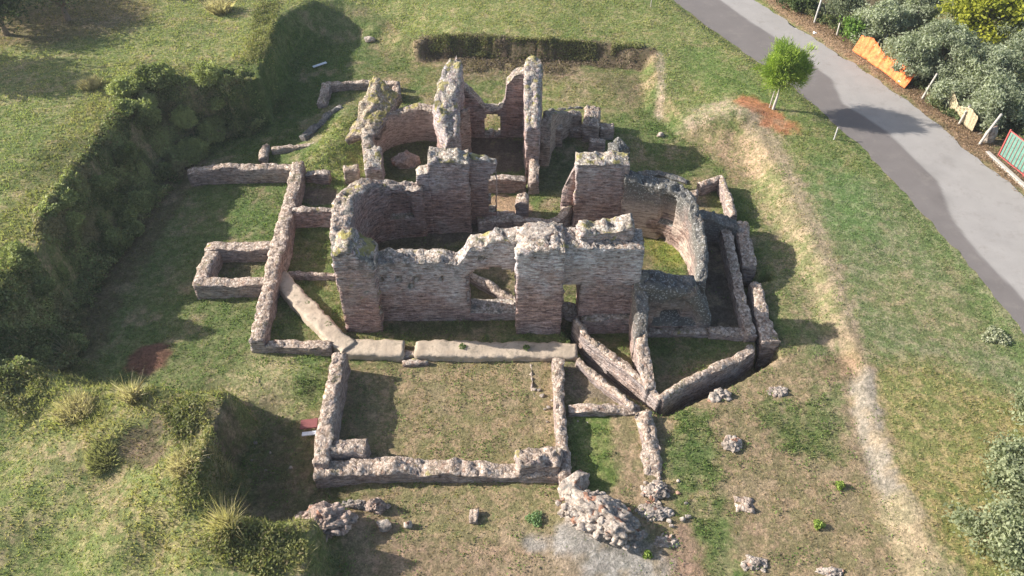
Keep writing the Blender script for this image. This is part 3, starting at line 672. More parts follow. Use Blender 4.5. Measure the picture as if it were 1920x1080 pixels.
# middle cross wall and its piers
wall('pier', [(-4.35, 35.85, 4.95), (-2.25, 35.85, 4.9)], 1.3, M['moss'], parent=BH, base=-.4, head=.2, ragged=.15, seed=15, label='left middle pier capped with yellow moss')
wall('pier_return', [(-5.0, 35.6, 4.0), (-4.3, 35.6, 4.2)], .85, M['moss'], parent=BH, base=-.4, seed=16)
wall('wall_stub', [(-2.3, 36.2, 4.75), (-1.7, 36.2, 4.55), (-.85, 36.2, 4.3)], .6, M['moss'], parent=BH, base=-.4, head=.12, seed=17, openings=[[(1.05, 1.1), (1.05, 3.2), (1.25, 3.7), (1.6, 3.85), (1.7, 1.1)]])
wall('pier', [(3.35, 35.9, 4.75), (6.1, 35.9, 4.7)], 1.2, M['moss'], parent=BH, base=-.4, head=.2, ragged=.15, seed=18, label='right middle pier beside the right apse')
wall('wall_stub', [(2.75, 36.25, 2.2), (2.95, 36.2, 3.0), (3.15, 36.15, 3.6), (3.4, 36.1, 4.2)], .6, M['brick'], parent=BH, base=-.4, head=.08, seed=19)
wall('cross_wall', [(-1.9, 35.8, .85), (-.9, 35.9, .85), (.2, 36.0, .8)], 1.0, M['low'], parent=BH, base=-.4, head=.05, seed=20)
wall('cross_wall', [(.1, 35.45, 1.05), (.9, 35.4, 1.1), (1.7, 35.25, 1.05), (2.4, 35.35, 1.1), (2.95, 35.8, 1.35), (3.2, 36.1, 1.8)], .55, M['low'], parent=BH, base=-.4, smooth=1, head=.1, seed=21)
wall('wall_stub', [(.55, 36.3, 1.35), (.6, 37.2, 1.4)], .7, M['low'], parent=BH, base=-.4, seed=22)
wall('cross_wall', [(-2.0, 38.95, 1.15), (-.5, 39.0, 1.2), (.8, 39.0, 1.1)], .55, M['brick'], parent=BH, base=-.4, head=.06, seed=23)
# rear hall: rear wall with window, two spines
wall('rear_wall', [(-3.6, 44.75, 4.6), (-2.9, 44.75, 3.75), (-2.2, 44.75, 3.1), (-1.7, 44.75, 2.45), (-.9, 44.75, 2.4), (-.5, 44.75, 2.7), (-.38, 44.75, 3.2), (-.3, 44.75, 4.2), (.1, 44.75, 4.7), (.5, 44.75, 4.85), (1.0, 44.75, 4.9)], .85,
     M['brick'], parent=BH, base=-.3, head=.1, ragged=.08, seed=24, openings=[[(1.9, .45), (1.85, 1.7), (2.1, 2.05), (2.7, 2.05), (2.9, 1.7), (2.9, .45)]])
wall('spine_wall', [(-3.4, 44.9, 5.45), (-3.45, 44.2, 5.3), (-3.75, 43.3, 4.6), (-3.85, 42.5, 4.1), (-3.7, 41.7, 3.7), (-3.5, 41.0, 3.2), (-3.4, 40.5, 2.6)], [.8, 1.3, 1.5, 1.25, .85], M['moss'], parent=BH, base=-.3, head=.3, ragged=.22, side=.14, seed=25, label='left rear spine wall rising to a yellow tipped peak')
wall('spine_wall', [(1.25, 45.2, 5.2), (1.25, 44.3, 5.45), (1.25, 43.0, 5.2), (1.22, 42.0, 4.4), (1.2, 41.0, 3.9), (1.18, 40.2, 3.6)], [.95, 1.1, .95, .75], M['moss'], parent=BH, base=-.3, head=.22, ragged=.15, side=.07, seed=26, label='right rear spine wall with a rounded pale head')
wall('wall_stub', [(1.25, 40.2, 1.6), (1.25, 38.6, 1.1)], .6, M['low'], parent=BH, base=-.4, seed=27)
# rear left apse
ap = [(-5.6 + 2.95 * math.cos(a), 41.6 + 2.75 * math.sin(a)) for a in np.linspace(math.radians(18), math.radians(205), 14)]
apz = [3.6, 2.9, 2.7, 2.6, 2.6, 2.65, 2.6, 2.5, 2.5, 2.5, 2.5, 2.4, 2.4, 2.3]
wall('rear_apse', [(x, y, z) for (x, y), z in zip(ap, apz)], .7, M['apse'], parent=BH, base=-.3, smooth=1, head=.1, seed=28, label='left rear apse wall with traces of plaster')
wall('wall_stub', [(-8.05, 40.5, 2.35), (-8.0, 39.6, 2.3), (-7.85, 38.5, 2.2)], .95, M['moss'], parent=BH, base=-.3, head=.15, seed=29)
# leaning fragment of the fallen dome
slab('dome_fragment', [(-9.9, 41.9, 1.9), (-8.5, 45.9, 3.85), (-6.95, 45.1, 2.95), (-8.05, 41.8, 2.3)], .6, M['lichen'], parent=BH, sag=.25, seed=4, amp=.2, n=(36, 24), label='sloping dome fragment covered in yellow lichen')
# rear right apse (broken)
ap = [(1.7, 42.0, 2.2), (2.0, 43.0, 3.6), (2.4, 44.0, 2.9), (3.0, 44.8, 2.1), (3.9, 45.4, 1.7)]
wall('rear_apse', [(1.95, 41.4, 1.7), (2.05, 42.2, 3.4), (2.3, 43.3, 2.9), (2.8, 44.2, 2.3), (3.6, 44.95, 1.8), (4.3, 45.2, 1.6)], .6, M['apse'], parent=BH, base=-.3, smooth=1, head=.12, seed=30, label='right rear apse broken down to a stump')
wall('wall_stub', pw((1152, 262, 3.3), (1170, 280, 3.1)), 1.0, M['cob'], parent=BH, base=-.3, head=.2, seed=31)
# fallen block inside the rear apse
rock('fallen_block', 762, 308, (.78, .62, .5), M['rockpink'], 'brown masonry block lying on the dark floor of the left rear apse', 'masonry block', seed=71)

# ------------------------------------------------------------------ low walls, each one a thing
def low(pts, th, label, mat='low', **kw):
    kw.setdefault('head', .1); kw.setdefault('ragged', .09)
    return wall(kw.pop('name', 'low_wall'), pw(*pts), (np.array(th) * .9 if not np.isscalar(th) else th * .9), M[mat], label, kw.pop('cat', 'wall'), **kw)
low([(559, 306, 1.2), (548, 358, 1.2), (533, 410, 1.2), (523, 455, 1.25), (512, 500, 1.25), (502, 540, 1.15), (490, 590, 1.1), (480, 642, 1.0)], [.85, .8, .85, 1.0, .8, .8, .75], 'long straight stone wall along the west side, between the basin and the front buttress', seed=101)
low([(352, 322, .9), (375, 314, 1.1), (450, 311, 1.15), (556, 312, 1.15)], .62, 'low stone wall running west from the head of the long wall to the brambles', seed=102)
low([(548, 395, 1.2), (600, 394, 1.2), (648, 396, 1.2)], .5, 'reddish cross wall between the long west wall and the left apse', mat='brick', seed=103)
BS = empty('masonry_basin', (*at(440, 540, 0), 0), 'small rectangular open masonry basin attached to the outside of the long west wall', 'basin')
wall('side_wall', pw((386, 461, 1.0), (512, 461, 1.0)), .68, M['low'], parent=BS, base=-.4, head=.05, seed=104)
wall('side_wall', pw((398, 470, 1.0), (376, 522, 1.0)), .72, M['low'], parent=BS, base=-.4, head=.05, seed=105)
wall('side_wall', pw((365, 530, 1.0), (502, 526, 1.0)), .66, M['low'], parent=BS, base=-.4, head=.05, seed=106)
low([(540, 513, .45), (632, 516, .5)], .28, 'thin low kerb wall in the room behind the left buttress', seed=107)
low([(472, 644, .6), (550, 645, .65), (622, 648, .65)], .62, 'short rough wall closing the triangular court at its south-west corner', seed=108)
low([(636, 662, 1.4), (622, 735, 1.4), (611, 800, 1.35), (600, 868, 1.15)], .78, 'long rubble wall on the left side of the large front room', seed=109)
low([(590, 882, .75), (700, 872, .7), (830, 875, .65), (940, 880, .6), (1055, 884, .6)], [.95, 1.0, .9, .8, .7], 'wide cobble-topped wall along the near side of the large front room', head=.12, seed=110)
low([(612, 836, 1.0), (688, 838, .9)], .85, 'vaulted rubble lump in the near left corner of the large front room', mat='low', head=.15, cat='rubble', name='masonry_lump', seed=111)
low([(970, 862, 1.0), (1020, 852, 1.15), (1052, 860, 1.0)], 1.15, 'big rubble lump at the near right corner of the large front room', mat='low', head=.25, side=.1, cat='rubble', name='masonry_lump', seed=112)
low([(1045, 672, .8), (1049, 740, .8), (1053, 810, .8), (1058, 880, .75), (1062, 915, .5)], .55, 'straight narrow wall on the right side of the large front room', seed=113)
low([(1052, 925, .3), (1053, 975, .25)], .3, 'thin pale kerb running on toward the rubble heap beside the gravel', seed=114)
low([(994, 685, .18), (999, 740, .18), (1006, 770, .16), (1022, 790, .12)], .25, 'faint buried line of stones inside the large front room', seed=115, ragged=.03)
# mortar-capped walk
cap1 = empty('capped_wall', (*at(800, 665, 0), 0), 'smooth mortar-capped wall bending past the left buttress in front of the facade', 'wall')
wall('capping', pw((522, 514, .7), (560, 560, .7), (600, 600, .7), (632, 634, .65), (655, 652, .6)), .92, M['cap'], parent=cap1, base=-.4, head=.03, ragged=.04, side=.06, chunk=0, seed=116, round_=.01)
wall('capping', pw((640, 650, .55), (757, 652, .55)), .98, M['cap'], parent=cap1, base=-.4, head=.025, ragged=.04, side=.06, chunk=0, seed=117, round_=.01)
wall('capping', pw((779, 652, .55), (900, 654, .55), (1083, 657, .5)), .98, M['cap'], parent=cap1, base=-.4, head=.025, ragged=.04, side=.06, chunk=0, seed=118, round_=.01)
wall('drain_step', pw((757, 664, .35), (779, 664, .35)), .45, M['low'], parent=cap1, base=-.4, head=.03, seed=119)
wall('drain_step', pw((755, 679, .3), (803, 679, .3)), .3, M['brick'], parent=cap1, base=-.4, head=.03, seed=120)
# drain channel walls on the right
low([(1080, 596, 1.1), (1103, 634, 1.0), (1133, 656, .95), (1170, 685, .95), (1206, 716, .95), (1240, 748, 1.0)], .44, 'inner wall of the drain running diagonally out of the doorway', seed=121)
low([(1084, 672, .7), (1106, 694, .7), (1144, 728, .7), (1190, 764, .75)], .42, 'outer wall of the diagonal drain, beyond the capped wall end', seed=122)
low([(1238, 748, 1.0), (1275, 722, 1.0), (1325, 697, .95), (1380, 672, .9), (1412, 650, .85)], .5, 'rising straight wall between the dark triangular court and its outer drain', seed=123)
low([(1066, 765, .65), (1130, 765, .65), (1200, 767, .6)], .5, 'low cross wall from the narrow wall to the meeting point of the drain walls', seed=124)
low([(1208, 772, .9), (1214, 800, .85), (1220, 838, .6), (1225, 868, .45), (1226, 905, .25)], [.85, .8, 1.1, .8], 'crumbling rubble wall running toward the viewer from the drain corner', head=.16, side=.09, seed=125)
low([(1170, 788, .3), (1182, 830, .28), (1190, 885, .25)], .38, 'very low grey line of stones beside the crumbling rubble wall', seed=126)
low([(1082, 792, .2), (1162, 796, .2)], .3, 'thin half-buried kerb in the green strip behind the low cross wall', seed=127)
low([(1362, 430, 1.15), (1372, 480, 1.15), (1385, 535, 1.1), (1398, 590, 1.05), (1409, 628, .95)], .6, 'long inner wall of the eastern drain beside the deep dark room', seed=128)
low([(1390, 418, 1.1), (1398, 455, 1.1), (1408, 498, 1.0)], .75, 'short upper length of the outer wall on the eastern drain', seed=129)
low([(1416, 532, .85), (1432, 595, .95), (1448, 640, .95)], [.65, .8, .9], 'lower length of the outer wall on the eastern drain, lit on its left face', seed=130)
low([(1330, 618, .75), (1402, 624, .75)], .55, 'short wall closing the near end of the deep dark room', seed=131)
low([(1312, 345, .95), (1352, 330, 1.0), (1366, 366, 1.0), (1376, 405, 1.0)], .45, 'thin bent wall round the small open room in the north-east', seed=132, smooth=0)
low([(1281, 362, .9), (1308, 362, .9)], .6, 'small block-like wall stump inside the north-east room', seed=133)
low([(1278, 398, 2.0), (1330, 405, 1.7), (1382, 420, 1.35)], .9, 'dark lichened wall joining the right apse to the eastern drain', mat='lowdark', head=.15, seed=134)
low([(1170, 328, .35), (1235, 322, .4), (1290, 340, .3)], .5, 'buried rubble footing behind the right apse', mat='lowdark', head=.1, seed=135)
low([(880, 512, .6), (915, 532, .65), (950, 552, .65), (972, 566, .6)], .5, 'rubble wall slanting across the floor behind the broken facade window', seed=153)
# north and north-west rooms
low([(610, 156, 1.0), (680, 152, 1.0), (748, 156, 1.0)], .55, 'far stone wall of the small north-west room behind the dome fragment', seed=136)
low([(612, 158, 1.0), (606, 178, .9), (603, 194, .7)], .7, 'short end wall on the left of the small north-west room', seed=137)
low([(742, 160, 1.2), (744, 176, 1.1)], .6, 'light stub of wall on the right of the small north-west room', seed=138)
low([(640, 200, .8), (615, 215, .9), (590, 240, .8), (568, 258, .7)], .65, 'broken diagonal rubble wall on the grassy mound left of the dome fragment', mat='lowdark', head=.2, side=.12, seed=139)
low([(508, 276, .6), (560, 273, .6), (600, 268, .7)], .4, 'low shaded wall at the foot of the grassy mound', seed=140)
low([(497, 270, .6), (492, 298, .6)], .5, 'short stub set across the end of the shaded wall', seed=141)
low([(574, 322, .9), (618, 326, .9)], .5, 'short brick wall just east of the head of the long wall', mat='brick', seed=142)
low([(644, 316, 1.2), (672, 313, 1.2)], .75, 'square pinkish wall block below the mound', mat='apse', seed=143)
# north-east cluster
low([(1112, 205, 1.5), (1108, 236, 1.5)], 1.15, 'tall square rubble pier in the cluster north-east of the bathhouse', mat='low', head=.2, seed=144)
low([(1124, 236, 1.1), (1151, 236, 1.1)], .75, 'short thick wall joined to the right of the square rubble pier', head=.12, seed=145)
low([(1068, 240, .8), (1100, 240, .8)], .9, 'flat tan-topped masonry block left of the square rubble pier', head=.05, seed=146)
low([(1028, 205, .5), (1090, 200, .5)], .3, 'thin wall on the far edge of the shaded pit behind the right rear apse', mat='lowdark', seed=147)
low([(1026, 238, 1.6), (1054, 240, 1.5)], .6, 'flat-topped wall remnant beside the right rear spine wall', mat='low', seed=148)
low([(1105, 262, 1.0), (1135, 264, 1.0)], .6, 'shaded flat masonry ledge in front of the square rubble pier', mat='low', seed=149)
# front right remnants
low([(1376, 945, .3), (1412, 948, .3)], .8, 'square brick stump among the weeds at the lower right', mat='low', seed=150)
low([(1392, 985, .12), (1398, 1030, .12)], .35, 'narrow earth-covered footing below the square brick stump', seed=151)
low([(880, 965, .35), (896, 965, .35)], .6, 'small upright brown slab of masonry standing alone before the front room', seed=152)

low([(1358, 985, .18), (1368, 1030, .16), (1374, 1085, .16)], .35, 'straight buried footing edge running off the bottom of the view', seed=155)
low([(1424, 960, .16), (1432, 1010, .14), (1440, 1050, .14)], .3, 'faint stone footing in the grass right of the square brick stump', seed=156)
low([(1196, 905, .2), (1206, 945, .2)], .4, 'short pale stump of wall between the two loose rubble spreads', seed=157)
# ------------------------------------------------------------------ rubble and boulders
def chop(V, rng, n=14, d0=.75):
    for _ in range(n):
        q = rng.normal(size=3); q /= np.linalg.norm(q); d = d0 * rng.uniform(.8, 1.15); e = np.maximum(V @ q - d, 0); V = V - e[:, None] * q * .92
    return V
def heap(px, py, rad, n, s0, s1, mat, label, seed, z=.15, rot=0.0, peak=.5):
    import bmesh
    rng = np.random.default_rng(seed); x, y = at(px, py, z); g0 = gz(x, y)
    bm = bmesh.new(); bmesh.ops.create_icosphere(bm, subdivisions=3, radius=1.0); U = np.array([v.co[:] for v in bm.verts]); Fc = np.array([[v.index for v in f.verts] for f in bm.faces]); bm.free()
    Vs = []; Fs = []; o = 0; cr, sr = math.cos(rot), math.sin(rot)
    n = int(n * 1.3); bm = bmesh.new(); bmesh.ops.create_icosphere(bm, subdivisions=5, radius=1.0); U0 = np.array([v.co[:] for v in bm.verts]); F0 = np.array([[v.index for v in f.verts] for f in bm.faces]); bm.free()
    C0 = U0 * (1 + .3 * fbm(U0, 1.3, 2, seed) + .4 * fbm(U0, 3.2, 3, seed + 1) - .4 * np.abs(fbm(U0, 7, 2, seed + 2)))[:, None] * np.array([rad[0] * .92, rad[1] * .92, peak * 1.05])
    C0[:, :2] = np.stack([C0[:, 0] * cr - C0[:, 1] * sr, C0[:, 0] * sr + C0[:, 1] * cr], -1); Vs.append(C0 + np.array([x, y, g0])); Fs.append(F0); o += len(U0)
    for k in range(n):
        r = math.sqrt(rng.uniform(0, 1.1)); a = rng.uniform(0, 6.283); lx, ly = rad[0] * r * math.cos(a), rad[1] * r * math.sin(a)
        s = rng.uniform(s0, s1) * .78; h = peak * .78 * math.sqrt(max(0, 1 - r * r)) * rng.uniform(.6, 1.0)
        Wv = U * (1 + .35 * fbm(U + k * 7.7, 1.2, 2, seed) + .2 * fbm(U + k * 3.3, 3.0, 2, seed + 1))[:, None]
        Wv = chop(Wv, rng, 14, .7)
        Wv = Wv * s * np.array([1, rng.uniform(.6, 1), rng.uniform(.35, .75)]); q = rng.uniform(0, 6.28)
        Wv[:, :2] = np.stack([Wv[:, 0] * math.cos(q) - Wv[:, 1] * math.sin(q), Wv[:, 0] * math.sin(q) + Wv[:, 1] * math.cos(q)], -1)
        Wv += np.array([x + lx * cr - ly * sr, y + lx * sr + ly * cr, g0 + h]); Vs.append(Wv); Fs.append(Fc + o); o += len(U)
    ob = mesh_obj('rubble_heap', np.concatenate(Vs), np.concatenate(Fs), mat, loc=(x, y, g0), dtop=np.full(o, .1)); return tag(ob, label, 'rubble')
heap(1124, 985, (1.75, .95), 95, .14, .34, M['rock'], 'large jagged rubble heap at the head of the gravel patch', 201, rot=-.55, peak=.75)
rock('boulder', 1076, 915, (.75, .42, .5), M['rock'], 'tilted boulder at the end of the narrow right room wall', 'boulder', seed=202, rot=.7)
heap(606, 972, (1.15, .7), 50, .16, .36, M['rockpink'], 'rounded rubble outcrop at the edge of the grassy bank, lower left', 203, z=.9, peak=.6)
heap(706, 950, (.42, .34), 18, .13, .28, M['rockpink'], 'small orange-topped rubble lump right of the rounded outcrop', 204, peak=.5)
heap(665, 948, (.65, .2), 18, .1, .2, M['rock'], 'low ridge of rubble between the outcrop and the orange-topped lump', 205, peak=.25)
rock('stone', 765, 984, (.16, .13, .22), M['rock'], 'small white upright stone in the shadow right of the rubble lumps', 'stone', seed=206, sub=3)
heap(1349, 744, (.45, .28), 12, .2, .36, M['rock'], 'pale angular boulder just outside the outer drain', 207, z=.5, peak=.25)
heap(1458, 737, (.45, .28), 22, .12, .24, M['rock'], 'low flat clump of stones in the weeds near the sandy scarp', 208, z=.4, peak=.15)
heap(1368, 840, (.4, .32), 20, .14, .28, M['rock'], 'grey blocky clump of stones alone in the weeds below the other two', 209, z=.3, peak=.25)
heap(1228, 925, (.6, .45), 26, .1, .26, M['rock'], 'rubble heap at the end of the crumbling wall', 210, peak=.35)
heap(1225, 965, (.8, .45), 24, .08, .2, M['rock'], 'scattered rubble between the crumbling wall and the large heap', 211, peak=.15)
heap(1412, 1062, (.5, .3), 14, .08, .2, M['rock'], 'stone lump at the bottom edge of the view', 212, peak=.15)
heap(1555, 1074, (.5, .2), 10, .08, .18, M['rock'], 'flat stones at the bottom right edge of the pit', 213, z=.3, peak=.1)
heap(1250, 1020, (.5, .3), 10, .07, .17, M['rock'], 'half-buried stones in the weeds right of the gravel', 214, peak=.06)
rock('rubble_heap', 720, 985, (.3, .22, .2), M['rock'], 'pair-sized dark stone at the foot of the orange-topped lump', seed=219)
rock('stone', 697, 91, (.42, .26, .22), M['rock'], 'white stone on the grass slope below the far bank', 'stone', seed=215, sub=3)
rock('stone', 1238, 255, (.22, .2, .16), M['rock'], 'single grey stone on the grass north-east of the ruin', 'stone', seed=216, sub=3)
rock('stone', 1066, 588, (.5, .4, .35), M['low'], 'broken masonry lump lying in the doorway', 'stone', seed=217, z=.55)
# scattered small stones
def stones(name, n, area, z, smin, smax, mat, label, group, seed):
    # look-alike pebbles that nothing tells apart share their label and group
    rng = np.random.default_rng(seed); import bmesh
    for k in range(n):
        px = rng.uniform(area[0], area[2]); py = rng.uniform(area[1], area[3])
        s = rng.uniform(smin, smax)
        rock(name, px, py, (s, s * rng.uniform(.6, 1), s * .7), mat, label, 'stone', seed=seed + k * 3, sub=2, group=group)
stones('stone', 14, (1200, 900, 1290, 1010), .1, .07, .16, M['rock'], 'small loose pale stone scattered about the crumbling wall end', 'loose stones by the crumbling wall', 301)
stones('stone', 6, (380, 790, 560, 930), 0, .05, .09, M['rock'], 'tiny pale stone on the shaded floor of the pit, left of the front room', 'tiny stones in the shaded pit', 401)
stones('stone', 7, (1000, 730, 1040, 800), 0, .07, .13, M['rock'], 'small loose stone by the buried stone line in the front room', 'loose stones in the front room', 451)

# ------------------------------------------------------------------ vegetation
def leaf_quads(C, size, col, elong=1.7, up=.3, rng=RNG, droop=0):
    n = len(C); d = rng.normal(size=(n, 3)); d[:, 2] = d[:, 2] * .6 + up; d /= np.linalg.norm(d, axis=1)[:, None]
    r = rng.normal(size=(n, 3)); u = np.cross(d, r); u /= np.linalg.norm(u, axis=1)[:, None] + 1e-9
    s = (np.asarray(size) * rng.uniform(.6, 1.35, n))[:, None]
    a = C - u * s * .5; b = C + d * s * elong * .5 ; c = C + u * s * .5; e = C - d * s * elong * .5
    V = np.stack([a, b, c, e], 1).reshape(-1, 3); Fq = np.arange(n * 4).reshape(n, 4)
    return V, Fq, np.repeat(col, 4, axis=0)

def crown_pts(c, rad, nl, ncl, spread, rng, hollow=.55, flip=True):
    c = np.array(c); rad = np.array(rad)
    v = rng.normal(size=(ncl, 3)); v /= np.linalg.norm(v, axis=1)[:, None]; v[:, 2] = np.where((v[:, 2] < -.5) & flip, -v[:, 2], v[:, 2])
    r = rng.uniform(hollow, 1.0, ncl) * rng.uniform(.75, 1.2, ncl) * (1 + (.35 if flip else .08) * fbm(v, 1.4, 2, int(c[0] * 7) % 91)); cc = c + v * r[:, None] * rad
    w_ = rng.uniform(.4, 1.5, ncl); w_ /= w_.sum(); k = rng.choice(ncl, nl, p=w_)
    P = cc[k] + rng.normal(size=(nl, 3)) * spread * rng.uniform(.5, 1.2, ncl)[k][:, None] * np.array([1, 1, .8])
    return P, k, cc

def tube(pts, radii, seg=7):
    pts = np.array(pts, float); n = len(pts); V = []; 
    t = np.gradient(pts, axis=0); t /= np.linalg.norm(t, axis=1)[:, None] + 1e-9
    for i in range(n):
        ref = np.array([0, 0, 1.]) if abs(t[i, 2]) < .9 else np.array([1., 0, 0])
        u = np.cross(t[i], ref); u /= np.linalg.norm(u); v = np.cross(t[i], u)
        for a in np.linspace(0, 2 * math.pi, seg, endpoint=False): V.append(pts[i] + radii[i] * (math.cos(a) * u + math.sin(a) * v))
    Fq = [[i * seg + j, i * seg + (j + 1) % seg, (i + 1) * seg + (j + 1) % seg, (i + 1) * seg + j] for i in range(n - 1) for j in range(seg)]
    return np.array(V), np.array(Fq)
def join(parts):
    V = []; Fq = []; o = 0
    for v, f in parts: V.append(v); Fq.append(f + o); o += len(v)
    return np.concatenate(V), np.concatenate(Fq)
def limbs(base, top, r0, targets, rng, bend=.25):
    base = np.array(base, float); top = np.array(top, float); m = base * .5 + top * .5 + rng.normal(size=3) * bend * .3
    parts = [tube([base - [0, 0, .3], base + (m - base) * .4, m, top], [r0 * 1.25, r0, r0 * .85, r0 * .65])]
    for q in targets:
        q = np.array(q); mm = (top + q) / 2 + rng.normal(size=3) * bend * .3; parts.append(tube([top - [0, 0, .1], mm, q], [r0 * .55, r0 * .33, r0 * .1], 5))
    return join(parts)

def tree(name, base_xy, crown_c, rad, cols, nl, leaf, label, cat='tree', trunk_r=.12, ncl=70, spread=.28, group=None, bark='bark', z=None, elong=1.8, seed=0, hollow=.55, up=.3):
    rng = np.random.default_rng(seed + 900); x, y = base_xy; z0 = gz(x, y) if z is None else z
    t = empty(name, (x, y, z0), label, cat, group)
    P, k, cc = crown_pts(crown_c, rad, nl, ncl, spread, rng, hollow)
    P[:, 2] = np.maximum(P[:, 2], gzv(P[:, 0], P[:, 1]) + .05)
    c0 = np.array(cols[0]); c1 = np.array(cols[1]); f = np.clip(rng.uniform(0, 1, ncl)[k] * .8 + rng.uniform(0, .2, nl), 0, 1)[:, None]
    col = (c0 * (1 - f) + c1 * f) * rng.uniform(.9, 1.1, (nl, 1))
    V, Fq, cv = leaf_quads(P, np.full(nl, leaf), col, elong, up, rng)
    mesh_obj('crown', V, Fq, M['leaf'], t, col=cv)
    tg = cc[rng.choice(ncl, min(14, ncl), replace=False)]
    bt = np.array(crown_c) - np.array([0, 0, rad[2] * .6])
    V, Fq = limbs((x, y, z0), bt, trunk_r, tg, rng); mesh_obj('trunk', V, Fq, M[bark], t, smooth=True)
    return t

OL0, OL1 = (.17, .195, .12), (.44, .47, .33)
def olive(px, py, r, label, z=2.6, seed=0, nl=19000, cols=(OL0, OL1), group='olive trees beyond the road fence', rz=None, leaf=.075):
    x, y = at(px, py, z); rz = rz or r * .85
    return tree('olive_tree', (x + .1, y + .1), (x, y, z), (r, r, rz), cols, nl, leaf, label, 'olive tree', .13, 60, .27, group, seed=seed, elong=2.6, up=.7)
olive(1652, 45, 1.7, 'grey-green olive behind the top left end of the orange mesh, nearest the vine', seed=1)
olive(1715, 20, 1.9, 'olive at the top edge, between the vine and the yellow-green tree', seed=2)
olive(1710, 110, 1.8, 'bushy olive directly behind the orange mesh', seed=3, nl=20000)
olive(1770, 95, 2.0, 'tall olive behind the one at the mesh, touching the yellow-green tree', z=3.2, seed=4, nl=20000)
olive(1778, 175, 1.0, 'small low olive shoot bush beside the right end of the orange mesh', z=1.9, seed=5, nl=3500)
olive(1848, 130, 1.9, 'silvery olive over the wooden fence, upper of the two beside the gate', seed=6, nl=20000, z=3.0)
olive(1872, 190, 1.7, 'silvery olive leaning over the reed screen, nearest the green gate', seed=7, nl=20000, z=2.4)
olive(1920, 95, 1.9, 'dark olive at the right edge behind the silvery pair', seed=8, nl=7000)
olive(1585, 10, 1.3, 'small dark olive by the concrete post at the top edge', seed=9, nl=5000, cols=((.10, .12, .07), (.26, .29, .18)))
x, y = at(1860, 25, 3.6)
tree('walnut_tree', (x, y + .3), (x, y, 3.8), (2.9, 2.4, 2.2), ((.14, .17, .02), (.40, .40, .05)), 13000, .15, 'bright yellow-green broadleaf tree at the top right corner', 'tree', .2, 110, .38, seed=31)
x, y = at(1500, 5, 1.8)
tree('roadside_bush', (x, y), (x, y, 1.9), (1.3, 1.0, .8), ((.05, .075, .03), (.15, .20, .07)), 5000, .1, 'dark green bush along the verge at the top of the road', 'bush', .05, 50, .24, seed=32)
x, y = at(1603, 60, 1.9)
tree('vine_bush', (x, y), (x, y, 1.9), (.85, .8, .8), ((.09, .17, .03), (.22, .34, .07)), 3500, .14, 'bright green broad-leaved vine bush at the left end of the orange mesh', 'bush', .05, 45, .2, seed=33, elong=1.2)
# the pine beside the road
x, y = at(1449, 206, 1.3)
pr_ = np.random.default_rng(5)
pine = empty('pine_tree', (x, y, gz(x, y)), 'round-headed young pine with a pale leaning trunk beside the road', 'pine tree')
zc = gz(x, y) + 3.0; cx, cy = x + .2, y + .1
P, k, cc = crown_pts((cx, cy, zc), (1.45, 1.4, 1.45), 24000, 150, .24, pr_, .3, False); P += (.22 * np.stack([fbm(P, .9, 2, 61), fbm(P, .9, 2, 67), fbm(P, .9, 2, 71)], -1))
# needles point outward from crown centre
nP = len(P); dv = P - np.array([cx, cy, zc - .9]); dv /= np.linalg.norm(dv, axis=1)[:, None]; dv += pr_.normal(size=(nP, 3)) * .45; dv /= np.linalg.norm(dv, axis=1)[:, None]
sd_ = np.cross(dv, pr_.normal(size=(nP, 3))); sd_ /= np.linalg.norm(sd_, axis=1)[:, None]
f = np.clip(pr_.uniform(0, 1, 150)[k] * .6 + pr_.uniform(0, .4, nP), 0, 1)[:, None]
cl = np.array((.12, .20, .035)) * (1 - f) + np.array((.42, .52, .10)) * f
V = np.stack([P - sd_ * .022, P + dv * .26, P + sd_ * .022], 1).reshape(-1, 3)
mesh_obj('crown', V, np.arange(nP * 3).reshape(-1, 3), M['leaf'], pine, col=np.repeat(cl, 3, axis=0))
V, Fq = limbs((x, y, gz(x, y)), (cx - .05, cy, zc - .9), .085, cc[::8], pr_, .2); mesh_obj('trunk', V, Fq, M['palebark'], pine, smooth=True)
def post(name, px, py, h, r, label, mat='wood', z=1.15, tilt=(0, 0), group=None, cat='post'):
    x, y = at(px, py, z); z0 = gz(x, y)
    V, Fq = tube([(x, y, z0 - .2), (x + tilt[0] * .5, y + tilt[1] * .5, z0 + h * .5), (x + tilt[0], y + tilt[1], z0 + h), (x + tilt[0], y + tilt[1], z0 + h + .004)], [r, r, r * .9, .003], 6)
    return tag(mesh_obj(name, V, Fq, M[mat], loc=(x, y, z0)), label, cat, group)
post('support_stake', 1442, 203, 1.45, .035, 'thin grey stake supporting the pine trunk', z=1.3, tilt=(.1, 0), cat='stake')
post('marker_stake', 1563, 264, .8, .045, 'short white marker stake alone on the lawn edge', 'concrete', z=1.15, tilt=(.1, .2), cat='stake')
post('marker_stake', 1220, 14, .8, .035, 'lone thin stake in the grass near the top edge', z=1.6, cat='stake')
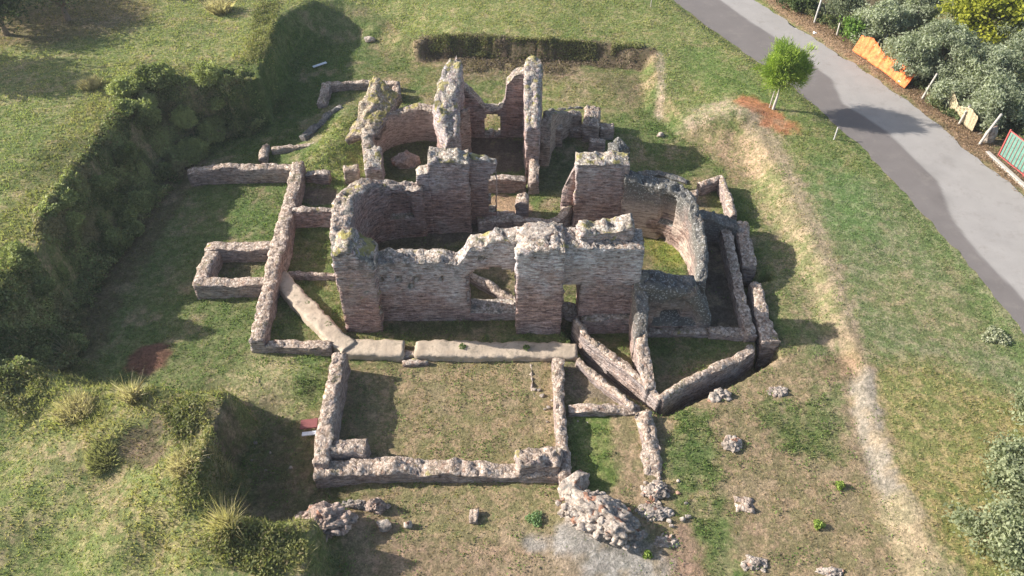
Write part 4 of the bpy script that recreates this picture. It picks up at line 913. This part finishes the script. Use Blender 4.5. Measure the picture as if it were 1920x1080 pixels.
# fence beyond the road
FG = 'posts of the roadside fence'
post('fence_post', 1525, 48, 1.7, .07, 'white concrete post at the top, leaning, with a spill of white at its foot', 'concrete', tilt=(.2, .3), group=FG)
post('fence_post', 1568, 70, .9, .06, 'short grey post just left of the vine bush', tilt=(0, .1), group=FG)
post('fence_post', 1650, 92, 1.0, .07, 'pale post showing above the upper edge of the orange mesh', 'concrete', tilt=(.25, .1), group=FG)
post('fence_post', 1717, 152, 1.0, .06, 'grey post at the right end of the orange mesh', tilt=(.15, .1), group=FG)
post('fence_post', 1728, 185, 1.7, .07, 'tall leaning wooden post, next after the orange mesh', tilt=(.55, .3), group=FG)
post('fence_post', 1797, 233, 1.3, .07, 'wooden post in front of the reed screen', tilt=(.35, .2), group=FG)
post('fence_post', 1835, 270, 2.0, .08, 'wooden post nearest the gate, leaning right', tilt=(.75, .3), group=FG)
post('fence_rail', 1820, 255, .05, .04, 'loose diagonal rail lying by the gate posts', tilt=(1.2, .5), cat='rail')
# orange mesh
def ribbon(name, pts, h, th, mat, label, cat, wav=.06, z=1.12, holes=False, seed=0, parent=None, base=.05, out=0.0):
    p = resample([at(px, py, z) for px, py in pts], 90); s = np.arange(90)
    off = wav * 1.6 * fbm(np.stack([s * .13, s * 0, s * 0], -1), 1, 4, 3) + wav * .25 * np.sin(s * .9); t = np.gradient(p, axis=0); t /= np.linalg.norm(t, axis=1)[:, None]
    nn = np.stack([-t[:, 1], t[:, 0]], -1); V = []; rows = 14
    for k in range(rows + 1):
        hh = h * k / rows * (1 + .18 * np.sin(s * .11 + seed) + .1 * fbm(np.stack([s * .2, s * 0 + k * .2, s * 0], -1), 1, 2, 5)); q = p + nn * (off * (.4 + k / rows) + out * (1 - k / rows))[:, None]
        V.append(np.stack([q[:, 0], q[:, 1], gzv(q[:, 0], q[:, 1]) + base + hh], -1))
    V = np.stack(V, 1); idx = np.arange(90 * (rows + 1)).reshape(90, rows + 1)
    i, k = np.meshgrid(np.arange(89), np.arange(rows), indexing='ij'); i = i.ravel(); k = k.ravel()
    if holes: m_ = ~((i % 3 == 1) & (k % 2 == 1)); i = i[m_]; k = k[m_]
    Q = np.stack([idx[i, k], idx[i + 1, k], idx[i + 1, k + 1], idx[i, k + 1]], -1)
    o = mesh_obj(name, V.reshape(-1, 3), Q, mat, parent, loc=None if parent else (*p[45], z)); md = o.modifiers.new('thickness', 'SOLIDIFY'); md.thickness = th
    if label: tag(o, label, cat)
    return o
om = flat_mat('orange_plastic_net', (.80, .19, .06), .6, .5, 5)
ribbon('safety_net', [(1607, 97), (1640, 118), (1675, 140), (1707, 165)], 1.0, .01, om, 'bright orange plastic safety netting strung beside the road', 'safety net', holes=False, wav=.12, out=-.5)
ribbon('reed_screen', [(1765, 195), (1790, 222), (1822, 248)], 1.0, .03, M['reed'], 'pale cane screen between the leaning posts and the gate', 'screen', wav=.05)
# gate
gtx, gty = at(1872, 292, 1.12); gx2, gy2 = at(1945, 350, 1.12)
gate = empty('green_gate', (gtx, gty, gz(gtx, gty)), 'green mesh-covered gate with a red metal frame at the right edge', 'gate')
gd = np.array([gx2 - gtx, gy2 - gty]); gd /= np.linalg.norm(gd); gn = np.array([-gd[1], gd[0]])
def boxbeam(name, a, b, w_, h_, mat, parent=None, label=None, cat=None):
    a = np.array(a, float); b = np.array(b, float); t = (b - a); L = np.linalg.norm(t); t /= L
    ref = np.array([0, 0, 1.]) if abs(t[2]) < .9 else np.array([gn[0], gn[1], 0]); u = np.cross(t, ref); u /= np.linalg.norm(u); v = np.cross(u, t)
    V = [q + su * u * w_ / 2 + sv * v * h_ / 2 for q in (a, b) for su, sv in ((-1, -1), (1, -1), (1, 1), (-1, 1))]
    Fq = [[3, 2, 1, 0], [4, 5, 6, 7], [0, 1, 5, 4], [1, 2, 6, 5], [2, 3, 7, 6], [3, 0, 4, 7]]
    o = mesh_obj(name, V, Fq, mat, parent, loc=None if parent else tuple(a))
    bv = o.modifiers.new('bevel', 'BEVEL'); bv.width = min(w_, h_) * .15; bv.segments = 1
    if label: tag(o, label, cat)
    return o
g0 = np.array([gtx, gty]); zz0 = gz(gtx, gty) + .1; GL = 4.2; GH = 1.7
p3 = lambda s, z: (*(g0 + gd * s), zz0 + z)
boxbeam('panel', p3(.08, GH / 2 + .05), p3(GL - .08, GH / 2 + .05), .03, GH - .1, M['greenpanel'], gate)
for s in (0, GL / 2, GL): boxbeam('frame_post', p3(s, -.3), p3(s, GH + .1), .09, .09, M['redframe'], gate)
for zz_ in (.0, GH): boxbeam('frame_rail', p3(.05, zz_ + .02), p3(GL - .05, zz_ + .02), .06, .06, M['redframe'], gate)
for s in np.arange(.25, GL, .25):
    if abs(s - GL / 2) > .1: boxbeam('bar', (p3(s, .05)[0] - gn[0] * .05, p3(s, .05)[1] - gn[1] * .05, zz0 + .05), (p3(s, .05)[0] - gn[0] * .05, p3(s, .05)[1] - gn[1] * .05, zz0 + GH - .05), .02, .02, M['redframe'], gate)
q0 = at(1850, 285, 1.1); q1 = at(1960, 385, 1.1)
boxbeam('kerb', (*q0, 1.05), (*q1, 1.05), .28, .3, M['wood'], label='low concrete kerb running along the foot of the green gate', cat='kerb')
rock('concrete_block', 1853, 265, (.35, .3, .75), M['rock'], 'grey upright concrete gatepost stump left of the green gate', 'gatepost', z=1.1, seed=88, sub=3, amp=.1)
# litter
for (px, py, z, s, lb) in ((1530, 62, 1.15, .28, 'white rag of litter on the verge below the top post'), (1690, 153, 1.3, .2, 'small white scrap at the foot of the orange net')):
    rock('litter', px, py, (s, s * .7, .05), M['white_plastic'], lb, 'litter', z=z, seed=int(px), sub=2, amp=.4)
# boards against the front-room wall
x, y = at(583, 797, .4)
boxbeam('red_board', (x - .45, y, .42), (x + .3, y + .05, .5), .5, .06, M['redpaint'], label='faded red board leaning on the outer side of the front room left wall', cat='board')
x, y = at(581, 813, .35)
boxbeam('white_board', (x - .35, y, .3), (x + .3, y + .05, .36), .2, .06, M['white_plastic'], label='narrow white board just below the red board', cat='board')
x, y = at(598, 117, .9); g0z = gz(x, y)
boxbeam('plank', (x - .4, y - .3, g0z + .1), (x + .45, y + .3, g0z + .12), .22, .05, M['white_plastic'], label='pale plank lying on the shaded grass in the far left corner of the pit', cat='plank')

# dry grass clumps
def dry_clump(px, py, z, h, n, label, spread=.35, cols=((.36, .30, .19), (.62, .54, .39)), seed=0, name='dry_grass_clump'):
    rng = np.random.default_rng(seed + 50); x, y = at(px, py, z); z0 = gz(x, y)
    r = rng.uniform(0, 1, n) ** .7 * spread; a = rng.uniform(0, 2 * math.pi, n)
    B = np.stack([x + r * np.cos(a), y + r * np.sin(a), np.zeros(n)], -1); B[:, 2] = gzv(B[:, 0], B[:, 1]) - .03
    hh = .85 * h * rng.uniform(.35, 1.1, n); ln = rng.normal(size=(n, 2)) * .34 + np.stack([np.cos(a), np.sin(a)], -1) * (r / spread * .45)[:, None]
    Mi = B + np.stack([ln[:, 0] * hh * .4, ln[:, 1] * hh * .4, hh * .6], -1); Tp = B + np.stack([ln[:, 0] * hh * 1.1, ln[:, 1] * hh * 1.1, hh], -1)
    th = rng.uniform(0, math.pi, n); w_ = np.stack([np.cos(th), np.sin(th), 0 * th], -1) * .010
    V = np.stack([B - w_, B + w_, Mi + w_ * .9, Tp, Mi - w_ * .9], 1).reshape(-1, 3); i = np.arange(n)[:, None] * 5
    Fq = [list(i_ + np.array([0, 1, 2, 3, 4])) for i_ in i[:, 0]]
    f = rng.uniform(0, 1, (n, 1)); c = np.array(cols[0]) * (1 - f) + np.array(cols[1]) * f
    o = mesh_obj(name, V, np.array(Fq), M['grass'], col=np.repeat(c, 5, axis=0), loc=(x, y, z0)); return tag(o, label, 'grass clump')
dry_clump(418, 38, 2.4, 1.1, 1440, 'large straw-coloured grass clump on the upper left meadow', .7, seed=1)
dry_clump(250, 748, 1.8, 1.15, 330, 'tall straw grass clump at the near edge of the shaded pit', .3, seed=2)
dry_clump(140, 770, 1.7, .6, 1440, 'broad straw grass clump left of the tall clump on the mound', .75, seed=3)
dry_clump(427, 990, 2.0, 1.35, 330, 'tall yellow grass clump standing over the dark pit corner, lower left', .4, seed=4, cols=((.33, .28, .14), (.55, .48, .30)))
dry_clump(350, 880, 2.1, .6, 1120, 'spreading straw clump on the crest of the lower left mound', .55, seed=5)
dry_clump(190, 860, 1.7, .42, 1440, 'rounded pale tussock on the side of the lower left mound', .6, seed=6, cols=((.24, .25, .12), (.42, .39, .24)))
dry_clump(182, 190, 2.5, .6, 960, 'small faded clump on the meadow left of the brambles', .6, seed=7)
dry_clump(400, 850, 2.1, .6, 320, 'thin stalks hanging over the pit edge', .3, seed=8)
dry_clump(128, 655, .4, 1.1, 256, 'arching thin stalks above the near end of the bramble bank', .25, seed=9)
# low weeds with own names
def weed(px, py, z, r, h, cols, label, n=500, leaf=.07, seed=0, name='weed', cat='weed', group=None):
    rng = np.random.default_rng(seed + 70); x, y = at(px, py, z); z0 = gz(x, y)
    a_ = rng.uniform(0, 6.283, n); q_ = r * .8 * np.sqrt(rng.uniform(0, 1, n)) * (1 + .3 * np.sin(a_ * 3 + seed)); P = np.stack([x + q_ * np.cos(a_), y + q_ * np.sin(a_), 0 * a_], -1); P[:, 2] = gzv(P[:, 0], P[:, 1]) + h * rng.uniform(0, 1, n) * np.exp(-((P[:, 0] - x) ** 2 + (P[:, 1] - y) ** 2) / r ** 2)
    f = rng.uniform(0, 1, (n, 1)); c = np.array(cols[0]) * (1 - f) + np.array(cols[1]) * f
    V, Fq, cv = leaf_quads(P, np.full(n, leaf), c, 1.5, .2, rng); return tag(mesh_obj(name, V, Fq, M['leaf'], col=cv, loc=(x, y, z0)), label, cat, group)
LIME = ((.18, .26, .05), (.36, .43, .11))
weed(1573, 915, .3, .22, .3, LIME, 'bright lime weed near the sandy scarp, upper of the two by the path', 250, seed=1)
weed(1533, 988, .3, .25, .3, LIME, 'bright lime weed lower down, with a smaller twin to its left', 300, seed=2)
weed(1213, 1045, .2, .2, .25, LIME, 'lime weed just right of the gravel patch at the bottom', 200, seed=3)
weed(1865, 632, .95, .7, .35, ((.25, .27, .16), (.5, .5, .36)), 'silvery low shrub on the lawn near the road, right edge', 900, .07, seed=4, name='silver_shrub', cat='shrub')
weed(1003, 978, .1, .4, .3, ((.12, .2, .08), (.28, .38, .18)), 'feathery pale green weed in front of the large front room', 500, .06, seed=5)
CG = 'weeds sprouting from the planting holes of the capped wall'
for i, (px, py) in enumerate([(575, 567), (615, 607), (867, 648), (987, 650)]):
    lb = ['weed in the hole nearest the long west wall on the capped wall', 'weed in the capped wall hole beside the left buttress', 'weed on the capped wall in front of the facade window', 'weed on the capped wall before the central buttress'][i]
    x, y = at(px, py, .7); rng = np.random.default_rng(i + 400); n = 130
    P = np.stack([x + .17 * np.sqrt(rng.uniform(0, 1, n)) * np.cos(np.arange(n) * 2.4), y + .17 * np.sqrt(rng.uniform(0, 1, n)) * np.sin(np.arange(n) * 2.4), .6 + rng.uniform(0, .12, n)], -1)
    f = rng.uniform(0, 1, (n, 1)); V, Fq, cv = leaf_quads(P, np.full(n, .05), np.array((.07, .12, .03)) * (1 - f) + np.array((.16, .25, .06)) * f, 1.3, .2, rng)
    tag(mesh_obj('weed', V, Fq, M['leaf'], col=cv, loc=(x, y, .6)), lb, 'weed', CG)
# large blurred shrub bottom right, olive-like
for i, (px, py, r, z) in enumerate([(1905, 880, 1.25, 1.7), (1895, 1010, 1.5, 1.7), (1950, 770, 1.0, 1.6)]):
    x, y = at(px, py, z)
    tree('young_olive', (x, y), (x, y, z), (r, r, .8), ((.15, .18, .09), (.36, .38, .23)), 7000 + 1500 * i, .085, ['pale young olive at the right edge, middle of the three', 'pale young olive nearest the bottom right corner', 'pale young olive cut by the right edge, farthest of the three'][i], 'olive tree', .05, 60, .25, 'young olives on the right lawn', seed=60 + i)
# trees at the top left, and others whose shadows fall on the meadow
def big_tree(px, py, zc, r, rz, label, seed, nl=9000, cols=((.03, .045, .025), (.09, .12, .05)), sp=.5, tr=.2, name='tree', leaf=.16, hol=.3):
    x, y = at(px, py, 2.6); z0 = gz(x, y)
    return tree(name, (x, y), (x, y, z0 + zc), (r, r, rz), cols, nl, leaf, label, 'tree', tr, 60, sp, 'trees on the meadow edge', seed=seed, hollow=hol)
big_tree(22, 85, 1.9, 1.9, 1.5, 'dark thin-branched tree at the top left corner', 81, 6000, leaf=.1)
big_tree(135, 55, 1.9, 2.2, 1.3, 'sparse dark tree with bare branches right of the corner tree', 82, 2600, leaf=.09)
big_tree(-80, 20, 4.0, 3.0, 2.6, 'shade tree just outside the top left corner', 83)
big_tree(235, -20, 3.2, 2.2, 1.7, 'dark bushy tree on the top edge left of the straw clump', 86, 4000)
big_tree(-180, 150, 4.2, 3.0, 2.4, 'shade tree beyond the left edge', 84)
big_tree(760, -80, 4.5, 2.8, 2.6, 'shade tree beyond the top edge, left of the road', 85)

# brambles on the western bank: a continuous thicket
def thicket(name, regions, n, leaf, cols, label, seed, hmax=.9, bank=False):
    rng = np.random.default_rng(seed); P = []
    for pts, hw in regions:
        A = resample([at(px, py, z) + (z,) for px, py, z in pts], 60)[:, :2]
        m = int(n * 1.0 / len(regions)); i = rng.integers(0, 60, m); a = rng.uniform(0, 2 * math.pi, m); r = hw * np.sqrt(rng.uniform(0, 1, m))
        P.append(np.stack([A[i, 0] + r * np.cos(a), A[i, 1] + r * np.sin(a), 0 * r], -1))
    P = np.concatenate(P)
    if bank:
        m = 260000; B = np.stack([rng.uniform(-34, -8, m), rng.uniform(25.5, 62, m), np.zeros(m)], -1)
        u_ = inside(B[:, 0], B[:, 1], CREST) & ~inside(B[:, 0], B[:, 1], FLOOR); near = (seg_dist(B[:, 0], B[:, 1], CREST, True) < .25) | (seg_dist(B[:, 0], B[:, 1], FLOOR, True) < .6)
        B = B[(u_ | near) & ((B[:, 1] < 46) | (B[:, 0] < -17))]; P = np.concatenate([P, B])
        mb = B[rng.choice(len(B), 34)]; Q = []
        for q in mb:
            v = rng.normal(size=(3400, 3)); v /= np.linalg.norm(v, axis=1)[:, None]; v[:, 2] = np.abs(v[:, 2]); r = rng.uniform(.45, 1.0) * (1 + .75 * fbm(v + q, 1.3, 4, seed)) * (rng.uniform(.35, 1.0, 3400) ** .35) + rng.normal(size=3400) * .05
            p = q + v * r[:, None] * np.array([1, 1, rng.uniform(.8, 1.25)]); p[:, 2] += gzv(q[0:1], q[1:2])[0] + .15; Q.append(p)
        BUSH = np.concatenate(Q)
    cl = fbm(P, .75, 3, seed + 1)
    cl2 = fbm(P, 1.9, 2, seed + 2)
    keep = (cl + .6 * cl2 > -.38); P = P[keep]; cl = cl[keep]; cl2 = cl2[keep]
    top = np.clip(.35 + 1.0 * cl + .5 * cl2, .08, 1.3) * hmax; m = len(P)
    P[:, 2] = gzv(P[:, 0], P[:, 1]) + top * rng.uniform(.0, 1, m) ** .4 + rng.normal(size=m) * .05
    f = np.clip(.45 + .9 * fbm(P, .9, 3, seed + 5) + rng.normal(size=m) * .18, 0, 1)[:, None]
    c = np.array(cols[0]) * (1 - f) + np.array(cols[1]) * f
    dry = ss(.05, .35, fbm(P, .55, 3, seed + 31))[:, None] * (.75 if bank else .2); c = c * (1 - dry) + np.array((.33, .28, .165)) * dry * rng.uniform(.7, 1.2, (m, 1)) + 0
    br = rng.uniform(0, 1, m) < .07; c[br] = np.array((.30, .24, .13))
    if bank:
        f = np.clip(.5 + .8 * fbm(BUSH, .5, 2, seed + 8) + rng.normal(size=len(BUSH)) * .14, 0, 1)[:, None]
        P = np.concatenate([P, BUSH]); c = np.concatenate([c, np.array((.10, .135, .05)) * (1 - f) + np.array((.44, .46, .19)) * f]); m = len(P)
    V, Fq, cv = leaf_quads(P, np.full(m, leaf), c, 1.6, .3, rng)
    return tag(mesh_obj(name, V, Fq, M['leaf'], col=cv), label, 'brambles', kind='stuff')
thicket('brambles', [([(300, 190, 3.0), (260, 240, 3), (215, 300, 3)], 1.0), ([(330, 230, 1.4), (300, 290, 1), (260, 350, .9)], 1.5), ([(400, 200, 1.8), (440, 195, 1.8), (460, 215, 1)], 1.3),
    ([(200, 310, 2.8), (155, 380, 2.6), (115, 450, 2.4), (60, 530, 2.3)], .8), ([(240, 370, .8), (180, 460, .7), (120, 560, .7)], 1.2), ([(60, 560, 1.4), (40, 620, 1.2), (20, 690, 1.2), (90, 640, .8)], 1.6)], 100000, .085,
    ((.10, .13, .05), (.42, .44, .19)), 'dense green bramble thicket down the western bank', 601, .9, True)
thicket('bank_weeds', [([(505, 30, 2.2), (500, 100, 1.9), (490, 160, 1.6)], .9), ([(330, 760, 1.9), (380, 850, 1.8), (370, 940, 1.8)], .8), ([(430, 1010, 1.9), (500, 1030, 1.8), (540, 1060, 1.5)], 1.0),
    ([(40, 700, 1.5), (60, 760, 1.5)], 1.0), ([(820, 78, 1.5), (1000, 85, 1.5), (1200, 95, 1.4)], .35), ([(810, 76, 1.7), (1000, 82, 1.7), (1215, 92, 1.6)], .3)], 34000, .075,
    ((.12, .14, .05), (.36, .35, .14)), 'rough herbs along the crests of the pit banks', 602, .4)

thicket('root_tangle', [([(785, 88, 1.3), (900, 88, 1.3), (1000, 96, 1.3), (1215, 104, 1.3)], .8), ([(860, 120, .8), (950, 110, .9), (1060, 125, .8)], 1.0)], 7000, .08,
    ((.10, .075, .055), (.27, .21, .15)), 'dry brown roots and stems hanging down the far earth face', 604, .2)
thicket('verge_shrubs', [([(1490, 10, 1.3), (1560, 50, 1.3), (1620, 80, 1.3)], .7), ([(1640, 80, 1.3), (1700, 110, 1.3), (1740, 160, 1.3)], .9), ([(1750, 190, 1.3), (1800, 215, 1.3), (1850, 240, 1.3)], .6), ([(1880, 240, 1.3), (1930, 260, 1.3)], 1.0)], 26000, .085,
    ((.07, .09, .035), (.24, .28, .12)), 'low shrubs and weeds filling the ground behind the roadside fence', 603, .8)
# grass blades and short herbs
def grass(name, n, xr, yr, label, seed, wmul=1.0, hmul=1.0, region=None, colmul=None):
    rng = np.random.default_rng(seed); x = rng.uniform(*xr, n); y = rng.uniform(*yr, n)
    dd = y * math.cos(PITCH) + CH * math.sin(PITCH); px = 960 + F * x / dd; ok = (px > -60) & (px < 1980)
    x, y = x[ok], y[ok]; c, den, hei = surface(x, y)
    ok = rng.uniform(0, 1.2, len(x)) < den * (.75 + .5 * fbm(xy3(x, y), 1.2, 3, seed + 3)); ok &= road_dist(x, y) > .12
    for wc in WALLS:
        lo_ = wc.min(0) - .5; hi_ = wc.max(0) + .5; b_ = (x > lo_[0]) & (x < hi_[0]) & (y > lo_[1]) & (y < hi_[1])
        if b_.any():
            j = np.nonzero(b_ & ok)[0]
            if len(j): ok[j] &= seg_dist(x[j], y[j], wc[::4] if len(wc) > 8 else wc) > .3
    x, y, c, hei = x[ok], y[ok], c[ok], hei[ok]; m = len(x); z = gzv(x, y)
    hv = hei * hmul * rng.uniform(.5, 1.5, m) * (1 + .5 * fbm(xy3(x, y), .8, 2, 77)); B = np.stack([x, y, z - .01], -1)
    th = rng.uniform(0, 2 * math.pi, m); w_ = np.stack([np.cos(th), np.sin(th), 0 * th], -1) * (.022 * wmul * (1 + (y / 60)))[:, None]
    ln = rng.normal(size=(m, 2)) * .55; T = B + np.stack([ln[:, 0] * hv, ln[:, 1] * hv, hv], -1); T2 = B + np.stack([-ln[:, 1] * hv, ln[:, 0] * hv, hv * .7], -1)
    V = np.stack([B - w_, B + w_, T, B - w_ * .6, B + w_[:, [1, 0, 2]], T2], 1).reshape(-1, 3)
    hue = rng.uniform(0, 1, (m, 1)); cc = c * rng.uniform(.9, 1.75, (m, 1)); dry = (hue > .86); cc = np.where(dry, cc * .5 + np.array((.26, .21, .11)) * .6, cc * (np.array([1.0, 1.03, .95])))
    return tag(mesh_obj(name, V, np.arange(m * 6).reshape(-1, 3), M['grass'], col=np.repeat(cc, 6, axis=0)), label, 'grass', kind='stuff')
grass('grass', 480000, (-42, 42), (14.5, 66), 'short grass and herbs over the meadow, banks and pit floor', 701)
def ground_weeds(n, seed):
    rng = np.random.default_rng(seed); x = rng.uniform(-16, 18, n); y = rng.uniform(14.5, 46, n); q = fbm(xy3(x, y), 1.6, 3, seed)
    c, den, hei = surface(x, y); ok = (q > .2) & inside(x, y, CREST) & (rng.uniform(0, 1, n) < den)
    for wc in WALLS: ok &= seg_dist(x, y, wc[::5] if len(wc) > 10 else wc) > .35
    x, y = x[ok], y[ok]; m = len(x); P = np.stack([x, y, gzv(x, y) + rng.uniform(.01, .14, m)], -1); f = rng.uniform(0, 1, (m, 1))
    V, Fq, cv = leaf_quads(P, np.full(m, .055), np.array((.085, .14, .035)) * (1 - f) + np.array((.21, .28, .08)) * f, 1.3, .15, rng)
    tag(mesh_obj('herbs', V, Fq, M['leaf'], col=cv), 'small broad-leaved green herbs in patches on the pit floor', 'herbs', kind='stuff')
ground_weeds(210000, 801)
# dead leaves on the far verge
rng = np.random.default_rng(9); vp = resample([at(px, py, 1.12) for px, py in [(1430, -10), (1510, 45), (1600, 102), (1680, 155), (1745, 205), (1800, 250), (1870, 312), (1930, 360)]], 300)
n = 9000; i = rng.integers(0, 300, n); P = np.stack([vp[i, 0] + rng.normal(size=n) * .55 + .3, vp[i, 1] + rng.normal(size=n) * .55 + .2, 0 * i], -1)
P = P[road_dist(P[:, 0], P[:, 1]) > -.1 * rng.uniform(0, 3, n)]; P[:, 2] = np.maximum(gzv(P[:, 0], P[:, 1]), RZ) + rng.uniform(.01, .06, len(P))
f = rng.uniform(0, 1, (len(P), 1)); V, Fq, cv = leaf_quads(P, np.full(len(P), .06), np.array((.13, .075, .045)) * (1 - f) + np.array((.42, .30, .2)) * f, 1.3, .1, rng)
tag(mesh_obj('leaf_litter', V, Fq, M['leaf'], col=cv), 'brown dead leaves strewn along the verge beyond the road', 'leaf litter', kind='stuff')

# thin air haze round the whole place
hz = bpy.data.meshes.new('haze'); x0, x1, y0, y1, z0_, z1_ = -330, 330, -230, 530, -8, 40
hz.from_pydata([(x, y, z) for z in (z0_, z1_) for x, y in ((x0, y0), (x1, y0), (x1, y1), (x0, y1))], [], [(3, 2, 1, 0), (4, 5, 6, 7), (0, 1, 5, 4), (1, 2, 6, 5), (2, 3, 7, 6), (3, 0, 4, 7)])
hm = bpy.data.materials.new('air_haze'); hm.use_nodes = True; hn = hm.node_tree; hn.nodes.remove(hn.nodes['Principled BSDF'])
pv = hn.nodes.new('ShaderNodeVolumePrincipled'); pv.inputs['Density'].default_value = .00035; pv.inputs['Color'].default_value = (.9, .93, 1, 1); pv.inputs['Anisotropy'].default_value = .2
hn.links.new(pv.outputs[0], hn.nodes['Material Output'].inputs['Volume']); hz.materials.append(hm)
ho = bpy.data.objects.new('haze', hz); COL.objects.link(ho); ho['kind'] = 'stuff'
